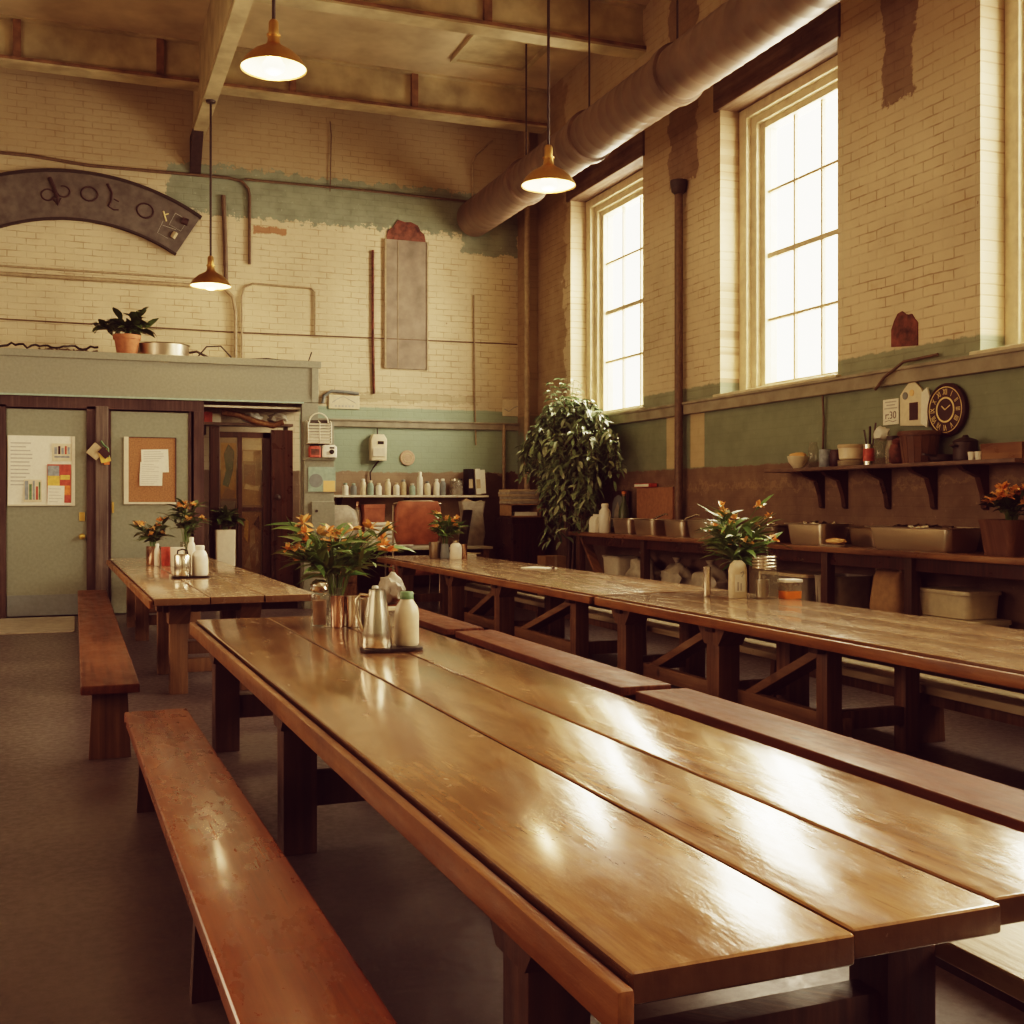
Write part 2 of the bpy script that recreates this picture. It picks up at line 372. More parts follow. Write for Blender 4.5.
    def leaf(s, p, d, L, w, droop, rnd, n=4, fold=.25):
        """a pointed blade from p heading d, bending down by droop"""
        p = V(p); d = V(d).normalized(); side = d.cross(V((0, 0, 1)))
        if side.length < .05: side = V((1, 0, 0)).cross(d)
        side.normalize(); side = Matrix.Rotation(rnd.uniform(-.7, .7), 3, d) @ side
        prev = None; q = p.copy(); dd = d.copy()
        for i in range(n + 1):
            t = i / n; ww = w * math.sin(PI * min(1, .12 + .88 * t)) ** .8 * .5 if i < n else .0006
            nrm = side.cross(dd)
            row = [s.bm.verts.new(q - side * ww + nrm * ww * fold), s.bm.verts.new(q), s.bm.verts.new(q + side * ww + nrm * ww * fold)]
            if prev:
                s.bm.faces.new((prev[0], prev[1], row[1], row[0])); s.bm.faces.new((prev[1], prev[2], row[2], row[1]))
            prev = row; q = q + dd * (L / n); dd = (dd + V((0, 0, -droop / n))).normalized()
        return s
    def out(s, name, mat, parent=None, smooth=None, kind=None, label=None, loc=None):
        me = bpy.data.meshes.new(name)
        bmesh.ops.recalc_face_normals(s.bm, faces=s.bm.faces[:])
        s.bm.to_mesh(me); s.bm.free()
        me.materials.append(M[mat] if isinstance(mat, str) else mat)
        o = bpy.data.objects.new(name, me); COL.objects.link(o)
        if smooth is not None and len(me.polygons):
            me.polygons.foreach_set('use_smooth', [True] * len(me.polygons))
            try: me.set_sharp_from_angle(angle=math.radians(smooth))
            except Exception: pass
        if parent is not None: o.parent = parent
        if kind: o['kind'] = kind
        if label: o['label'] = label
        if loc: o.location = loc
        return o

def thing(name, label, cat, loc=(0, 0, 0), rz=0., group=None, rot=None):
    o = bpy.data.objects.new(name, None); COL.objects.link(o); o.location = loc
    o.rotation_euler = rot if rot else (0, 0, rz); o.empty_display_size = .1
    o['label'] = label; o['category'] = cat
    if group: o['group'] = group
    return o
def tag(o, label, cat, group=None):
    o['label'] = label; o['category'] = cat
    if group: o['group'] = group
    return o
def dup(root, loc, rz, label, group=None):
    r = root.copy(); COL.objects.link(r); r.location = loc; r.rotation_euler = (0, 0, rz); r['label'] = label
    if group: r['group'] = group
    for ch in list(root.children):
        c = ch.copy(); COL.objects.link(c); c.parent = r
        for g in list(ch.children):
            d = g.copy(); COL.objects.link(d); d.parent = c
    return r
def arc(c, r, a0, a1, n, pl='XZ', w=0):
    o = []
    for i in range(n + 1):
        a = a0 + (a1 - a0) * i / n; u, v = c[0] + r * math.cos(a), c[1] + r * math.sin(a)
        o.append((u, w, v) if pl == 'XZ' else (w, u, v) if pl == 'YZ' else (u, v, w))
    return o
def text(string, size, name, mat, parent, mtx):
    cu = bpy.data.curves.new(name, 'FONT'); cu.body = string; cu.size = size; cu.align_x = 'CENTER'; cu.align_y = 'CENTER'; cu.extrude = .001
    t = bpy.data.objects.new(name + '_t', cu); COL.objects.link(t); bpy.context.view_layer.update()
    me = bpy.data.meshes.new_from_object(t.evaluated_get(bpy.context.evaluated_depsgraph_get())); bpy.data.objects.remove(t)
    me.transform(mtx); me.materials.clear(); me.materials.append(M[mat])
    o = bpy.data.objects.new(name, me); COL.objects.link(o); o.parent = parent; return o

# ================================================================== the room
XR, YB, XL, YF, ZC = 7.2, 18.2, -4.6, -4.0, 8.25
WIN = [(13.95, 16.38), (9.69, 11.95), (5.46, 7.73), (1.2, 3.47), (-2.9, -.7)]
Z0, Z1 = 2.82, 6.24
B().box((XL - .3, YF - .3, -.12), (XR + .55, YB + .4, 0)).out('floor', 'floor', kind='structure')
B().box((XL - .3, YF - .3, ZC), (XR + .55, YB + .4, ZC + .2)).out('ceiling', 'ceiling', kind='structure')
B().box((XL - .3, YB, 0), (XR + .55, YB + .4, ZC)).out('wall_back', 'wall_back', kind='structure')
B().box((XL - .3, YF - .3, 0), (XR + .55, YF, ZC)).out('wall_front', 'wall_plain', kind='structure')
B().box((XL - .3, YF, 0), (XL, YB, ZC)).out('wall_left', 'wall_plainx', kind='structure')
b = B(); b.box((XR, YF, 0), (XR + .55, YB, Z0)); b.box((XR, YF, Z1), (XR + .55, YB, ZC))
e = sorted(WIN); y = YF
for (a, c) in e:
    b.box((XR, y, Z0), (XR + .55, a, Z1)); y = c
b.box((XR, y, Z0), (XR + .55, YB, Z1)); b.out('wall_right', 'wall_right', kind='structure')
# a shallow brick pier in the back corner
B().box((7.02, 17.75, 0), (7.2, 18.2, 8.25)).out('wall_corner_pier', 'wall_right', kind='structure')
# windows
def window(k, y0, y1):
    b = B(); x = XR + .26
    for (w, xa, xb) in ((.16, x, x + .14), (.27, x + .07, x + .22), (.36, x + .13, x + .30)):
        b.box((xa, y0, Z0), (xb, y0 + w, Z1), .012); b.box((xa, y1 - w, Z0), (xb, y1, Z1), .012)
        b.box((xa, y0 + w, Z1 - w * .8), (xb, y1 - w, Z1), .012); b.box((xa, y0 + w, Z0), (xb, y1 - w, Z0 + w * .35), .012)
    o = b.out('window_%d' % k, 'win_frame', kind='structure')
    ya, yb, za, zb = y0 + .36, y1 - .36, Z0 + .12, Z1 - .28; xg = x + .20
    b = B()
    for i in (1, 2):
        yy = ya + (yb - ya) * i / 3; b.box((xg - .02, yy - .016, za), (xg + .02, yy + .016, zb))
    for i in (1, 2, 3):
        zz = za + (zb - za) * i / 4; h = .03 if i == 2 else .016; b.box((xg - .025, ya, zz - h), (xg + .025, yb, zz + h))
    b.out('glazing_bars', 'muntin', o)
    B().box((xg - .004, ya, za), (xg + .004, yb, zb)).out('pane', 'pane', o)
    B().box((XR - .07, y0 - .06, Z0 - .05), (x + .05, y1 + .06, Z0 + .012), .012).out('window_sill', 'win_frame', o)
    B().box((XR - .03, y0 - .05, Z1 - .01), (XR + .30, y1 + .12, Z1 + .34), .015).out('lintel', 'lintel', o)
for k, (a, c) in enumerate(WIN): window(k + 1, a, c)
B().box((XR - .06, YF, 2.645), (XR, 18.2, 2.79), .012).box((XR - .085, YF, 2.77), (XR, 18.2, 2.80), .006).out('trim_1', 'sill', kind='structure')
B().box((3.42, YB - .06, 2.755), (XR - .18, YB, 2.87), .01).box((3.42, YB - .085, 2.85), (XR - .18, YB, 2.88), .006).out('trim_2', 'sill', kind='structure')
# ceiling beams
def ibeam(name, a, c, axis, zb, zt, w):
    b = B()
    def bx(u0, u1, z0, z1):
        if axis == 'X': b.box((a[0], a[1] + u0, z0), (c[0], a[1] + u1, z1))
        else: b.box((a[0] + u0, a[1], z0), (a[0] + u1, c[1], z1))
    bx(-.05, .05, zb + .03, zt); bx(-w / 2, w / 2, zt - .03, zt)
    o = b.out(name, 'beam', kind='structure'); b = B(); bx(-w / 2, w / 2, zb, zb + .035); b.out('bottom_flange', 'beam', o)
    b = B(); bx(-w / 2 - .004, -w / 2 + .03, zb + .03, zb + .075); b.out('rust_line', 'beam_rust', o)
    b = B()
    n = 0
    L = (c[0] - a[0]) if axis == 'X' else (c[1] - a[1])
    for i in range(1, int(L // 1.9)):
        t = i * 1.9
        if axis == 'X': b.box((a[0] + t, a[1] - w / 2 + .02, zb + .035), (a[0] + t + .10, a[1] - .05, zt - .02))
    if axis == 'X': b.out('stiffener', 'beam_rust', o)
    return o
for i, yy in enumerate((17.4, 14.0, 10.2, 6.2, 2.0)):
    ibeam('ceiling_beam_%d' % (i + 1), (XL, yy), (XR, yy), 'X', 7.62, ZC, .30)
b = B(); b.box((1.69, YF, 7.14), (1.83, YB, ZC)); b.box((1.655, YF, 7.10), (1.845, YB, 7.14)); b.box((1.68, YF, 7.28), (1.84, YB, 7.31))
b.out('ceiling_beam_6', 'beam', kind='structure')
b = B(); b.box((5.3, 15.2, 8.19), (6.5, 15.27, ZC)); b.box((5.3, 16.5, 8.19), (6.5, 16.57, ZC)); b.box((5.3, 15.27, 8.19), (5.37, 16.5, ZC)); b.box((6.43, 15.27, 8.19), (6.5, 16.5, ZC)); b.box((5.37, 15.27, 8.225), (6.43, 16.5, ZC))
b.out('ceiling_hatch', 'beam', kind='structure')
b = B(); b.prism([(18.2, 6.55), (18.2, 7.12), (17.72, 7.12)], 'X', 1.64, 1.80); b.out('beam_bracket', 'iron', kind='structure')
# ------------------------------------------------------------------ partition with the doors
YP = 16.7
b = B(); b.box((XL, YP, 3.0), (3.32, YP + .12, 3.58)); b.box((XL, YP - .03, 3.50), (3.36, YP + .02, 3.60), .008); b.box((3.22, YP - .02, 3.0), (3.32, YP + .02, 3.52), .006); b.box((XL, YP - .015, 3.0), (3.24, YP + .02, 3.05))
b.box((XL, YP, 0), (-.98, YP + .12, 3.0)); b.box((3.08, YP, 0), (3.32, YP + .12, 3.02), .006)
b.box((XL, YP + .1, 3.54), (3.32, YB, 3.58)); b.box((3.26, YP + .1, 2.98), (3.32, YB, 3.56))
b.out('wall_partition', 'panel', kind='structure')
B().box((XL, YP - .05, 2.975), (3.10, YP + .02, 3.0)).out('trim_3', 'teal_card', kind='structure')
b = B(); b.box((-.98, YP - .01, 2.82), (1.70, YP + .12, 2.978)); b.box((.15, YP - .01, 0), (.265, YP + .14, 2.85)); b.box((-.98, YP - .01, 0), (-.86, YP + .14, 2.85)); b.box((1.56, YP + .0, 0), (1.70, YP + .14, 2.85))
b.box((.40, YP + .02, 0), (.46, YP + .10, 2.82)); b.box((1.49, YP + .02, 0), (1.53, YP + .10, 2.82)); b.out('trim_4', 'frame_dark', kind='structure')
B().box((.262, YP - .05, 0), (.425, YP + .12, 2.86), .012).out('trim_5', 'post_worn', kind='structure')
b = B(); b.box((3.10, YP - .06, 0), (3.54, YP - .002, 2.72), .006); b.box((3.08, YP - .09, 2.16), (3.56, YP - .0, 2.20), .004); b.out('trim_6', 'panel', kind='structure')
def door(k, x0, x1):
    o = B().box((x0, YP + .03, .015), (x1, YP + .08, 2.80), .006).out('door_%d' % k, 'door', kind='structure'); return o
d1 = door(1, -.86, .15); d2 = door(2, .46, 1.49)
B().box((-.85, YP + .012, .02), (.14, YP + .032, .30), .003).out('kick_plate', 'slate', d1)
B().box((.055, YP + .01, 1.29), (.125, YP + .034, 1.41), .004).out('lock_plate', 'brass', d1)
mt = Matrix.Rotation(PI / 2, 4, 'X')
B().lathe([(.012, 0), (.012, .04), (.035, .05), (.042, .07), (.03, .09), (0, .095)], (.09, YP + .03, 1.08), 14, mt).out('door_knob', 'brass', d1, 40)
B().box((.475, YP + .018, 1.40), (.50, YP + .034, 1.55), .003).out('latch_plate', 'brass', d2)
# dark glazed door seen through the opening
YD = 17.25
b = B(); b.box((1.84, YD, 0), (1.98, YD + .10, 2.66), .008); b.box((2.60, YD, 0), (2.72, YD + .08, 2.58), .006); b.box((1.98, YD, 2.50), (2.72, YD + .08, 2.58)); b.box((1.98, YD + .01, .36), (2.60, YD + .07, .46)); b.box((2.16 + .08, YD + .005, .46), (2.30, YD + .07, 2.5))
b.box((2.30, YD + .01, 1.42), (2.60, YD + .07, 1.47)); d3 = b.out('door_3', 'dark_wood', kind='structure')
B().box((2.72, YD - .05, 0), (3.04, YD + .03, 2.62), .008).box((2.78, YD - .058, .3), (2.98, YD - .045, 1.2)).out('side_leaf', 'dark_wood', d3)
B().box((1.98, YD + .03, .46), (2.60, YD + .036, 2.5)).out('pane', 'door_glass', d3)
B().box((1.98, YD + .005, .0), (2.60, YD + .07, .36)).out('lower_panel', 'counter', d3)
B().lathe([(.012, 0), (.012, .05), (.04, .06), (.045, .08), (0, .095)], (2.80, YD - .05, 1.62), 14, mt).out('door_knob', 'iron', d3, 40)
b = B(); b.box((1.62, YP + .12, 0), (1.68, YB, 2.98)); b.out('trim_7', 'frame_dark', kind='structure')
# pale mat before the left door
m_ = B().loft([(.92, 1.9, .03, .001), (.92, 1.9, .03, .012), (.90, 1.88, .02, .016)]).out('door_mat', 'bag'); m_.location = (-.46, 15.62, 0); tag(m_, 'pale grey floor mat lying before the left sage green door', 'mat')

# ================================================================== pipework and duct
t = thing('ventilation_duct', 'large round grey spiral ventilation duct running under the ceiling along the windows', 'duct', (6.15, 3.0, 6.22))
b = B(); n = 0; prof = []
L = 14.95
k = int(L / .22)
pts = []; rs = []
b.lathe([(.30, 0)] + [(r, z) for i in range(k) for (r, z) in ((.30, .22 * i + .02), (.3035, .22 * i + .035), (.3035, .22 * i + .055), (.30, .22 * i + .07))] + [(.30, L)], (0, 0, 0), 28, Matrix.Rotation(-PI / 2, 4, 'X'))
b.out('duct_tube', 'duct', t, 50)
for yy in (.9, 5.0, 8.1, 10.4, 12.6):
    B().lathe([(.30, -.07), (.335, -.06), (.335, .06), (.30, .07)], (0, yy, 0), 28, Matrix.Rotation(-PI / 2, 4, 'X'), cap=False).out('joint_band', 'duct', t, 40)
    B().tube([(0, yy, .33), (0, yy, 2.03)], .012, 6).out('hanger_rod', 'iron', t)
def pipe(name, pts, r, mat, label, clips=()):
    o = B().tube(pts, r, 8).out(name, mat, None, 60); tag(o, label, 'pipe')
    return o
Yw = YB - .03
pipe('electrical_conduit', [(XL, Yw, 6.62), (-.6, Yw, 6.60), (.2, Yw, 6.54), (2.2, Yw, 6.56), (2.42, Yw, 6.53), (2.52, Yw, 6.42), (2.54, Yw, 6.3), (2.54, Yw, 5.25)], .024, 'pipe_dark', 'thin dark conduit above the arched sign bending down to a cut end')
pipe('electrical_conduit', [(2.46, Yw, 6.56), (4.4, Yw, 6.57), (6.85, Yw, 6.55)], .02, 'pipe_dark', 'thin level conduit running right over the flaking teal band to the duct end')
pipe('electrical_conduit', [(XL, Yw, 4.96), (1.7, Yw, 4.97), (2.02, Yw, 4.97)], .016, 'pipe', 'thinner upper conduit of the pair under the arched sign')
pipe('electrical_conduit', [(XL, Yw - .02, 4.84), (1.9, Yw - .02, 4.86), (2.16, Yw - .02, 4.84), (2.28, Yw - .02, 4.72), (2.32, Yw - .02, 4.5), (2.32, Yw - .02, 3.59)], .03, 'pipe', 'thick conduit under the arched sign curving down to the partition top')
pipe('electrical_conduit', [(2.42, Yw, 3.59), (2.42, Yw, 4.75), (2.46, Yw, 4.88), (2.58, Yw, 4.95), (3.5, Yw, 4.94), (3.56, Yw, 4.88), (3.56, Yw, 4.2)], .016, 'pipe', 'thin conduit rising from the partition top and looping over to the right')
pipe('drain_pipe', [(2.18, Yw, 4.95), (2.17, Yw, 5.5), (2.14, Yw, 6.28)], .035, 'pipe_dark', 'straight brown upright pipe right of the far pendant lamp')
pipe('wall_wire', [(XL, Yw, 4.22), (2.4, Yw, 4.18), (4.4, Yw, 4.2), (7.0, Yw, 4.22)], .010, 'pipe_dark', 'thin wire stretched level across the cream wall below the grey niche board')
pipe('wall_pipe', [(4.5, Yw, 5.62), (4.5, Yw, 4.2), (4.52, Yw, 3.3)], .022, 'rust', 'short rusty upright pipe left of the grey niche board')
pipe('wall_wire', [(3.8, Yw, 6.5), (3.82, Yw, 7.4), (3.80, Yw, 7.62)], .008, 'pipe_dark', 'short thin wire dropping from the rear ceiling beam')
pipe('wall_pipe', [(6.22, Yw, 5.0), (6.24, Yw, 3.4), (6.26, Yw, 2.5)], .014, 'pipe', 'thin upright pipe crossing the back chair rail near the corner')
pipe('wall_pipe', [(6.75, Yw - .02, 2.86), (6.75, Yw - .02, 1.5)], .03, 'pipe', 'short grey pipe from the back chair rail down behind the paper trays')
pipe('electrical_conduit', [(6.2, Yw, 6.6), (6.2, Yw, 7.2), (6.26, Yw, 7.35), (6.55, Yw, 7.62)], .016, 'pipe', 'pale conduit bent toward the beam above the duct end')
pipe('down_pipe', [(7.10, 12.78, 1.14), (7.10, 12.78, 2.6), (7.10, 12.78, 5.418)], .055, 'pipe_dark', 'brown upright down pipe between the two tall windows')
o = B().lathe([(.055, 0), (.09, .03), (.11, .14), (.11, .17), (.05, .17)], (7.10, 12.78, 5.42), 14).out('pipe_head', 'iron', None, 40); tag(o, 'dark pipe head capping the down pipe between the windows', 'pipe fitting')
pipe('down_pipe', [(6.96, 17.62, .0), (6.96, 17.62, 4.5), (6.96, 17.62, 8.2)], .05, 'pipe', 'grey upright down pipe in the back corner beside the far window')
pipe('wall_wire', [(7.17, 9.9, 1.9), (7.17, 9.88, 2.4), (7.15, 9.87, 2.64)], .012, 'pipe_dark', 'thin upright cable from the sill band to the wall shelf')
pipe('wall_wire', [(7.12, 9.0, 2.62), (7.10, 8.85, 2.72), (7.12, 8.6, 2.84), (7.16, 8.2, 2.86)], .014, 'pipe_dark', 'curved cable looping over the sill band above the paper notice')

# niche board and rusty plates
t = thing('niche_board', 'tall mauve grey board with arched broken top covering a niche high on the cream wall', 'board', (5.06, YB - .002, 3.72))
B().box((-.34, -.035, 0), (.34, 0, 2.1), .006).out('board_panel', 'niche', t)
B().prism([(-.33, 2.1), (.33, 2.1), (.31, 2.22), (.24, 2.28), (.20, 2.36), (.08, 2.41), (-.02, 2.40), (-.14, 2.43), (-.22, 2.30), (-.31, 2.24)], 'Y', -.02, 0).out('broken_arch', 'rust', t)
b = B(); b.box((-.37, -.05, 0), (-.34, 0, 2.1)); b.box((.34, -.05, 0), (.365, 0, 2.1)); b.box((-.15, -.042, .02), (-.14, -.034, 2.08)); b.out('edge_strip', 'pipe', t)
t = B().prism([(-.18, 0), (.18, .03), (.18, .19), (.14, .27), (.09, .33), (.03, .345), (-.02, .31), (-.06, .30), (-.10, .30), (-.14, .25), (-.18, .21)], 'X', -.012, 0).out('rusty_plate', 'rust'); t.location = (XR, 8.68, 2.98); tag(t, 'rust brown jagged metal plate on the cream brick above the wall clock', 'plate')
# ================================================================== arched sign
def arcband(b, r0, r1, a, n, y0, y1):
    P = [(r1 * math.sin(-a + 2 * a * i / n), r1 * math.cos(-a + 2 * a * i / n)) for i in range(n + 1)] + [(r0 * math.sin(a - 2 * a * i / n), r0 * math.cos(a - 2 * a * i / n)) for i in range(n + 1)]
    return b.prism(P, 'Y', y0, y1)
t = thing('arched_sign', 'long slate grey arched sign board with faded lettering on the upper left wall', 'sign', (.0, YB, 3.03))
arcband(B(), 2.70, 3.38, math.radians(32), 40, -.09, -.03).out('sign_board', 'sign', t)
arcband(B(), 3.365, 3.41, math.radians(32.2), 40, -.11, -.02).out('top_edge', 'sign_edge', t)
arcband(B(), 2.675, 2.705, math.radians(32.2), 40, -.10, -.02).out('bottom_edge', 'sign_edge', t)
def glyph(ang, strokes, rr=3.08, sc=1.0, name='letter', mat='sign_letter'):
    b = B(); a = math.radians(ang)
    for (pts, w) in strokes:
        q = []
        for (u, v) in pts:
            rad = rr + v * sc; aa = a + u * sc / rr; q.append((rad * math.sin(aa), -.093, rad * math.cos(aa)))
        b.tube(q, w, 6)
    b.out(name, mat, t)
circ = lambda r, x=0, y=0, a0=0, a1=360, n=16: [(x + r * math.cos(math.radians(a0 + (a1 - a0) * i / n)), y + r * .9 * math.sin(math.radians(a0 + (a1 - a0) * i / n))) for i in range(n + 1)]
glyph(-5.2, [(circ(.09, -.10, -.05, 20, 340), .011), (circ(.09, .12, 0, 200, 470), .011), ([(-.05, .2), (-.01, .08), (.03, -.1)], .028), ([(.03, -.06), (.03, -.2)], .016), ([(-.04, -.1), (.03, -.2), (.08, -.1)], .012)])
glyph(3.7, [(circ(.115), .012)])
glyph(9.7, [([(-.10, .2), (-.02, .08), (-.01, -.04), (-.03, -.13)], .018), ([(-.03, -.13), (.05, -.16), (.12, -.14)], .010), ([(.02, .0), (.10, -.02)], .008)])
glyph(18.8, [(circ(.12, 0, -.02), .012)])
glyph(24.3, [([(-.06, .09), (.04, -.03)], .012), ([(-.02, .05), (.02, .09)], .008)], mat='gold')
glyph(26.5, [([(-.12, .0), (-.12, -.2), (.06, -.2)], .003), ([(-.1, -.06), (.1, -.02)], .003), ([(-.02, .2), (.17, .2), (.17, .0), (-.02, .0), (-.02, .2)], .003)], rr=3.03, mat='ink_light')
glyph(29.3, [([(-.045, .0), (.045, .02)], .055)], rr=3.18)
glyph(28.7, [([(0, -.05), (0, .05)], .042)], rr=2.92, name='drilled_hole', mat='paper_tan')

# ================================================================== pendant lamps
def lamp(loc, top, label, proto=None):
    t = thing('pendant_lamp', label, 'lamp', loc, 0, 'industrial pendant lamps')
    sh = [(.045, .30), (.05, .26), (.058, .215), (.09, .19), (.17, .145), (.235, .085), (.272, .03), (.285, 0), (.279, 0), (.266, .03), (.228, .08), (.16, .138), (.08, .18), (.0, .19)]
    B().lathe(sh, (0, 0, 0), 36, cap=False).out('lamp_shade', 'ochre', t, 60)
    B().lathe([(.274, .012), (.262, .032), (.224, .082), (.155, .135), (.07, .172), (0, .178)], (0, 0, 0), 36, cap=False).out('reflector', 'lampglow', t, 60)
    B().lathe([(0, -.045), (.05, -.038), (.095, -.01), (.10, .03), (.07, .08), (.035, .12), (.03, .17)], (0, 0, 0), 20).out('bulb', 'bulb', t, 60)
    B().lathe([(.0, .42), (.03, .42), (.042, .40), (.045, .30), (.06, .295), (.06, .28), (0, .28)], (0, 0, 0), 16).out('socket_cap', 'ochre', t, 40)
    B().tube([(0, 0, .41), (0, 0, top - loc[2])], .016, 8).out('rod', 'iron', t)
    B().lathe([(0, -.03), (.06, -.03), (.07, 0), (0, 0)], (0, 0, top - loc[2]), 16).out('ceiling_rose', 'iron', t)
    li = bpy.data.lights.new('pendant_bulb_light', 'POINT'); li.energy = 28; li.color = (1., .80, .45); li.shadow_soft_size = .06
    lo = bpy.data.objects.new('pendant_bulb_light', li); COL.objects.link(lo); lo.location = (loc[0], loc[1], loc[2] - .09)
    return t
lamp((1.60, 9.99, 5.28), 8.25, 'nearest and highest of the lit ochre pendant lamps, left of the photo centre')
lamp((4.58, 10.99, 4.82), 8.25, 'lit ochre pendant lamp hanging in front of the round duct')
lamp((1.755, 16.35, 4.53), 7.10, 'small looking far pendant lamp hanging beside the arched sign end')
# ================================================================== tables and benches
def post(b, x, y, w, zt, corbel=True, d=None, z0=0.):
    d = d or w
    b.box((x - w / 2, y - d / 2, z0), (x + w / 2, y + d / 2, zt), .008)
    if corbel:
        k = d / 2 + .10
        b.prism([(y - k, zt), (y + k, zt), (y + k, zt - .05), (y + d / 2 + .01, zt - .17), (y - d / 2 - .01, zt - .17), (y - k, zt - .05)], 'X', x - w / 2 - .012, x + w / 2 + .012)
def planks(b, edges, y0s, y1s, z0, z1, bev=.008):
    for i in range(len(edges) - 1):
        g = .0045
        b.box((edges[i] + g, y0s[i], z0), (edges[i + 1] - g, y1s[i], z1), bev, None, 3)
OX, OY = .847, 1.69
t = thing('dining_table', 'nearest long varnished plank table filling the lower right, knots and glare on top', 'table', (OX, OY, 0), .0185, 'long plank dining tables')
b = B(); planks(b, [0, .460, .819, 1.235], [0, .02, .05], [6.07, 6.06, 6.07], .722, .78, .010); b.out('tabletop', 'table', t, 35)
b = B(); b.box((-.037, -.03, .688), (-.004, 6.07, .765), .008); b.out('edge_rail', 'rail', t, 35)
b = B(); b.box((1.239, .05, .688), (1.27, 6.05, .765), .008); b.out('edge_rail', 'rail', t, 35)
for y in (5.67, 3.43, .66):
    for x in (.14, 1.09):
        b = B(); post(b, x, y, .15, .722); b.out('leg', 'leg_dark', t, 35)
    b = B(); b.box((.16, y - .045, .20), (1.07, y + .045, .345), .008); b.out('stretcher', 'leg_dark', t, 35)
    b = B(); b.box((.06, y - .06, .64), (1.18, y + .06, .722), .006); b.out('bearer', 'leg_dark', t, 35)
# --- the far tables
def far_table(loc, label, W, L, zt, posts, mat='table_far', braces=(), rz=0.):
    t = thing('dining_table', label, 'table', loc, rz, 'long plank dining tables')
    b = B(); planks(b, [0, .43, .86, W], [0, .02, .01], [L, L - .01, L], zt - .06, zt, .008); b.out('tabletop', mat, t, 35)
    b = B(); b.box((-.035, .03, zt - .082), (-.002, L - .02, zt - .018), .006); b.out('edge_rail', 'rail', t, 35)
    b = B(); b.box((W + .002, .03, zt - .082), (W + .032, L - .02, zt - .018), .006); b.out('edge_rail', 'rail', t, 35)
    for (y, w, cb) in posts:
        for x in (.22, W - .50):
            b = B(); post(b, x, y, w, zt - .06, cb); b.out('leg', 'leg', t, 35)
        b = B(); b.box((.24, y - .04, .17), (W - .52, y + .04, .28), .006); b.out('stretcher', 'leg', t, 35)
        b = B(); b.box((.10, y - .05, zt - .14), (W - .10, y + .05, zt - .06), .005); b.out('bearer', 'leg_dark', t, 35)
    for (ya, yb) in braces:
        b = B(); b.bar((.38, ya, .17), (.38, yb, zt - .08), .06, .165, (1, 0, 0), .006); b.out('brace', 'rail_leg', t, 35)
        b = B(); b.box((.285, min(ya, yb) - .1, .13), (.345, max(ya, yb), .24), .006); b.out('long_stretcher', 'rail_leg', t, 35)
    return t
far_table((.57, 9.32, 0), 'far left plank table in front of the two sage green doors', 1.28, 6.9, .80, [(.35, .14, True), (1.5, .13, True), (4.2, .14, True), (5.7, .14, True)], rz=.021)
far_table((4.05, 2.35, 0), 'plank table across the middle right holding the glass jar and flowers', 1.30, 6.32, .78, [(.6, .15, True), (3.48, .11, False), (4.70, .17, True), (6.15, .16, True)], braces=[(4.62, 3.52), (6.05, 4.80)])
far_table((4.05, 8.72, 0), 'rear plank table running on behind the jar table to the office desk', 1.30, 7.3, .78, [(.8, .13, False), (2.75, .17, True), (4.4, .16, True), (6.6, .16, True)], braces=[(2.62, .9), (4.3, 2.9)])
# --- benches
def bench(loc, label, W, L, legs, mat, lm, zt=.46, th=.055, rz=0.):
    t = thing('bench', label, 'bench', loc, rz, 'plank benches')
    b = B(); b.box((0, 0, zt - th), (W, L, zt), .012, None, 3); b.out('seat', mat, t, 35)
    for y in legs:
        b = B(); b.prism([(W * .14, 0), (W * .86, 0), (W * .80, zt - th), (W * .2, zt - th)], 'Y', y - .03, y + .03); b.out('leg', lm, t, 35)
    b = B(); b.box((W * .44, legs[0], zt - th - .10), (W * .56, legs[-1], zt - th), .004); b.out('stretcher', lm, t, 35)
    return t
bench((.345, 1.1, 0), 'nearest red brown bench beside the lower left side of the nearest table', .315, 5.2, [.4, 2.6, 4.95], 'bench', 'leg_dark', rz=.0205)
bench((.03, 7.25, 0), 'far left brown bench beside the table in front of the green doors', .335, 7.9, [.14, 2.6, 5.2, 7.6], 'bench_far', 'leg')
bench((3.02, 1.6, 0), 'dark red bench cut by the right edge, between nearest table and jar table', .34, 4.35, [.4, 2.2, 4.1], 'bench_far', 'leg_dark')
bench((3.0, 6.1, 0), 'middle of the three dark red benches in line along the jar table', .34, 3.15, [.3, 2.85], 'bench_far', 'leg_dark')
bench((2.98, 9.42, 0), 'farthest of the three dark red benches in line, beside the rear table', .34, 3.5, [.3, 3.2], 'bench_far', 'leg_dark')
bench((4.98, 3.05, 0), 'pale topped bench pushed in under the jar table', .34, 5.4, [.55, 2.95, 4.55], 'bench_pale', 'leg', .40)
bench((4.98, 8.95, 0), 'pale topped bench pushed in under the rear table', .34, 6.6, [1.2, 3.5, 6.1], 'bench_pale', 'leg', .40)
bench((2.02, 1.3, 0), 'bench on the far side of the nearest table, its pale end showing lower right', .32, 5.6, [.3, 2.8, 5.3], 'bench_pale', 'leg_dark')

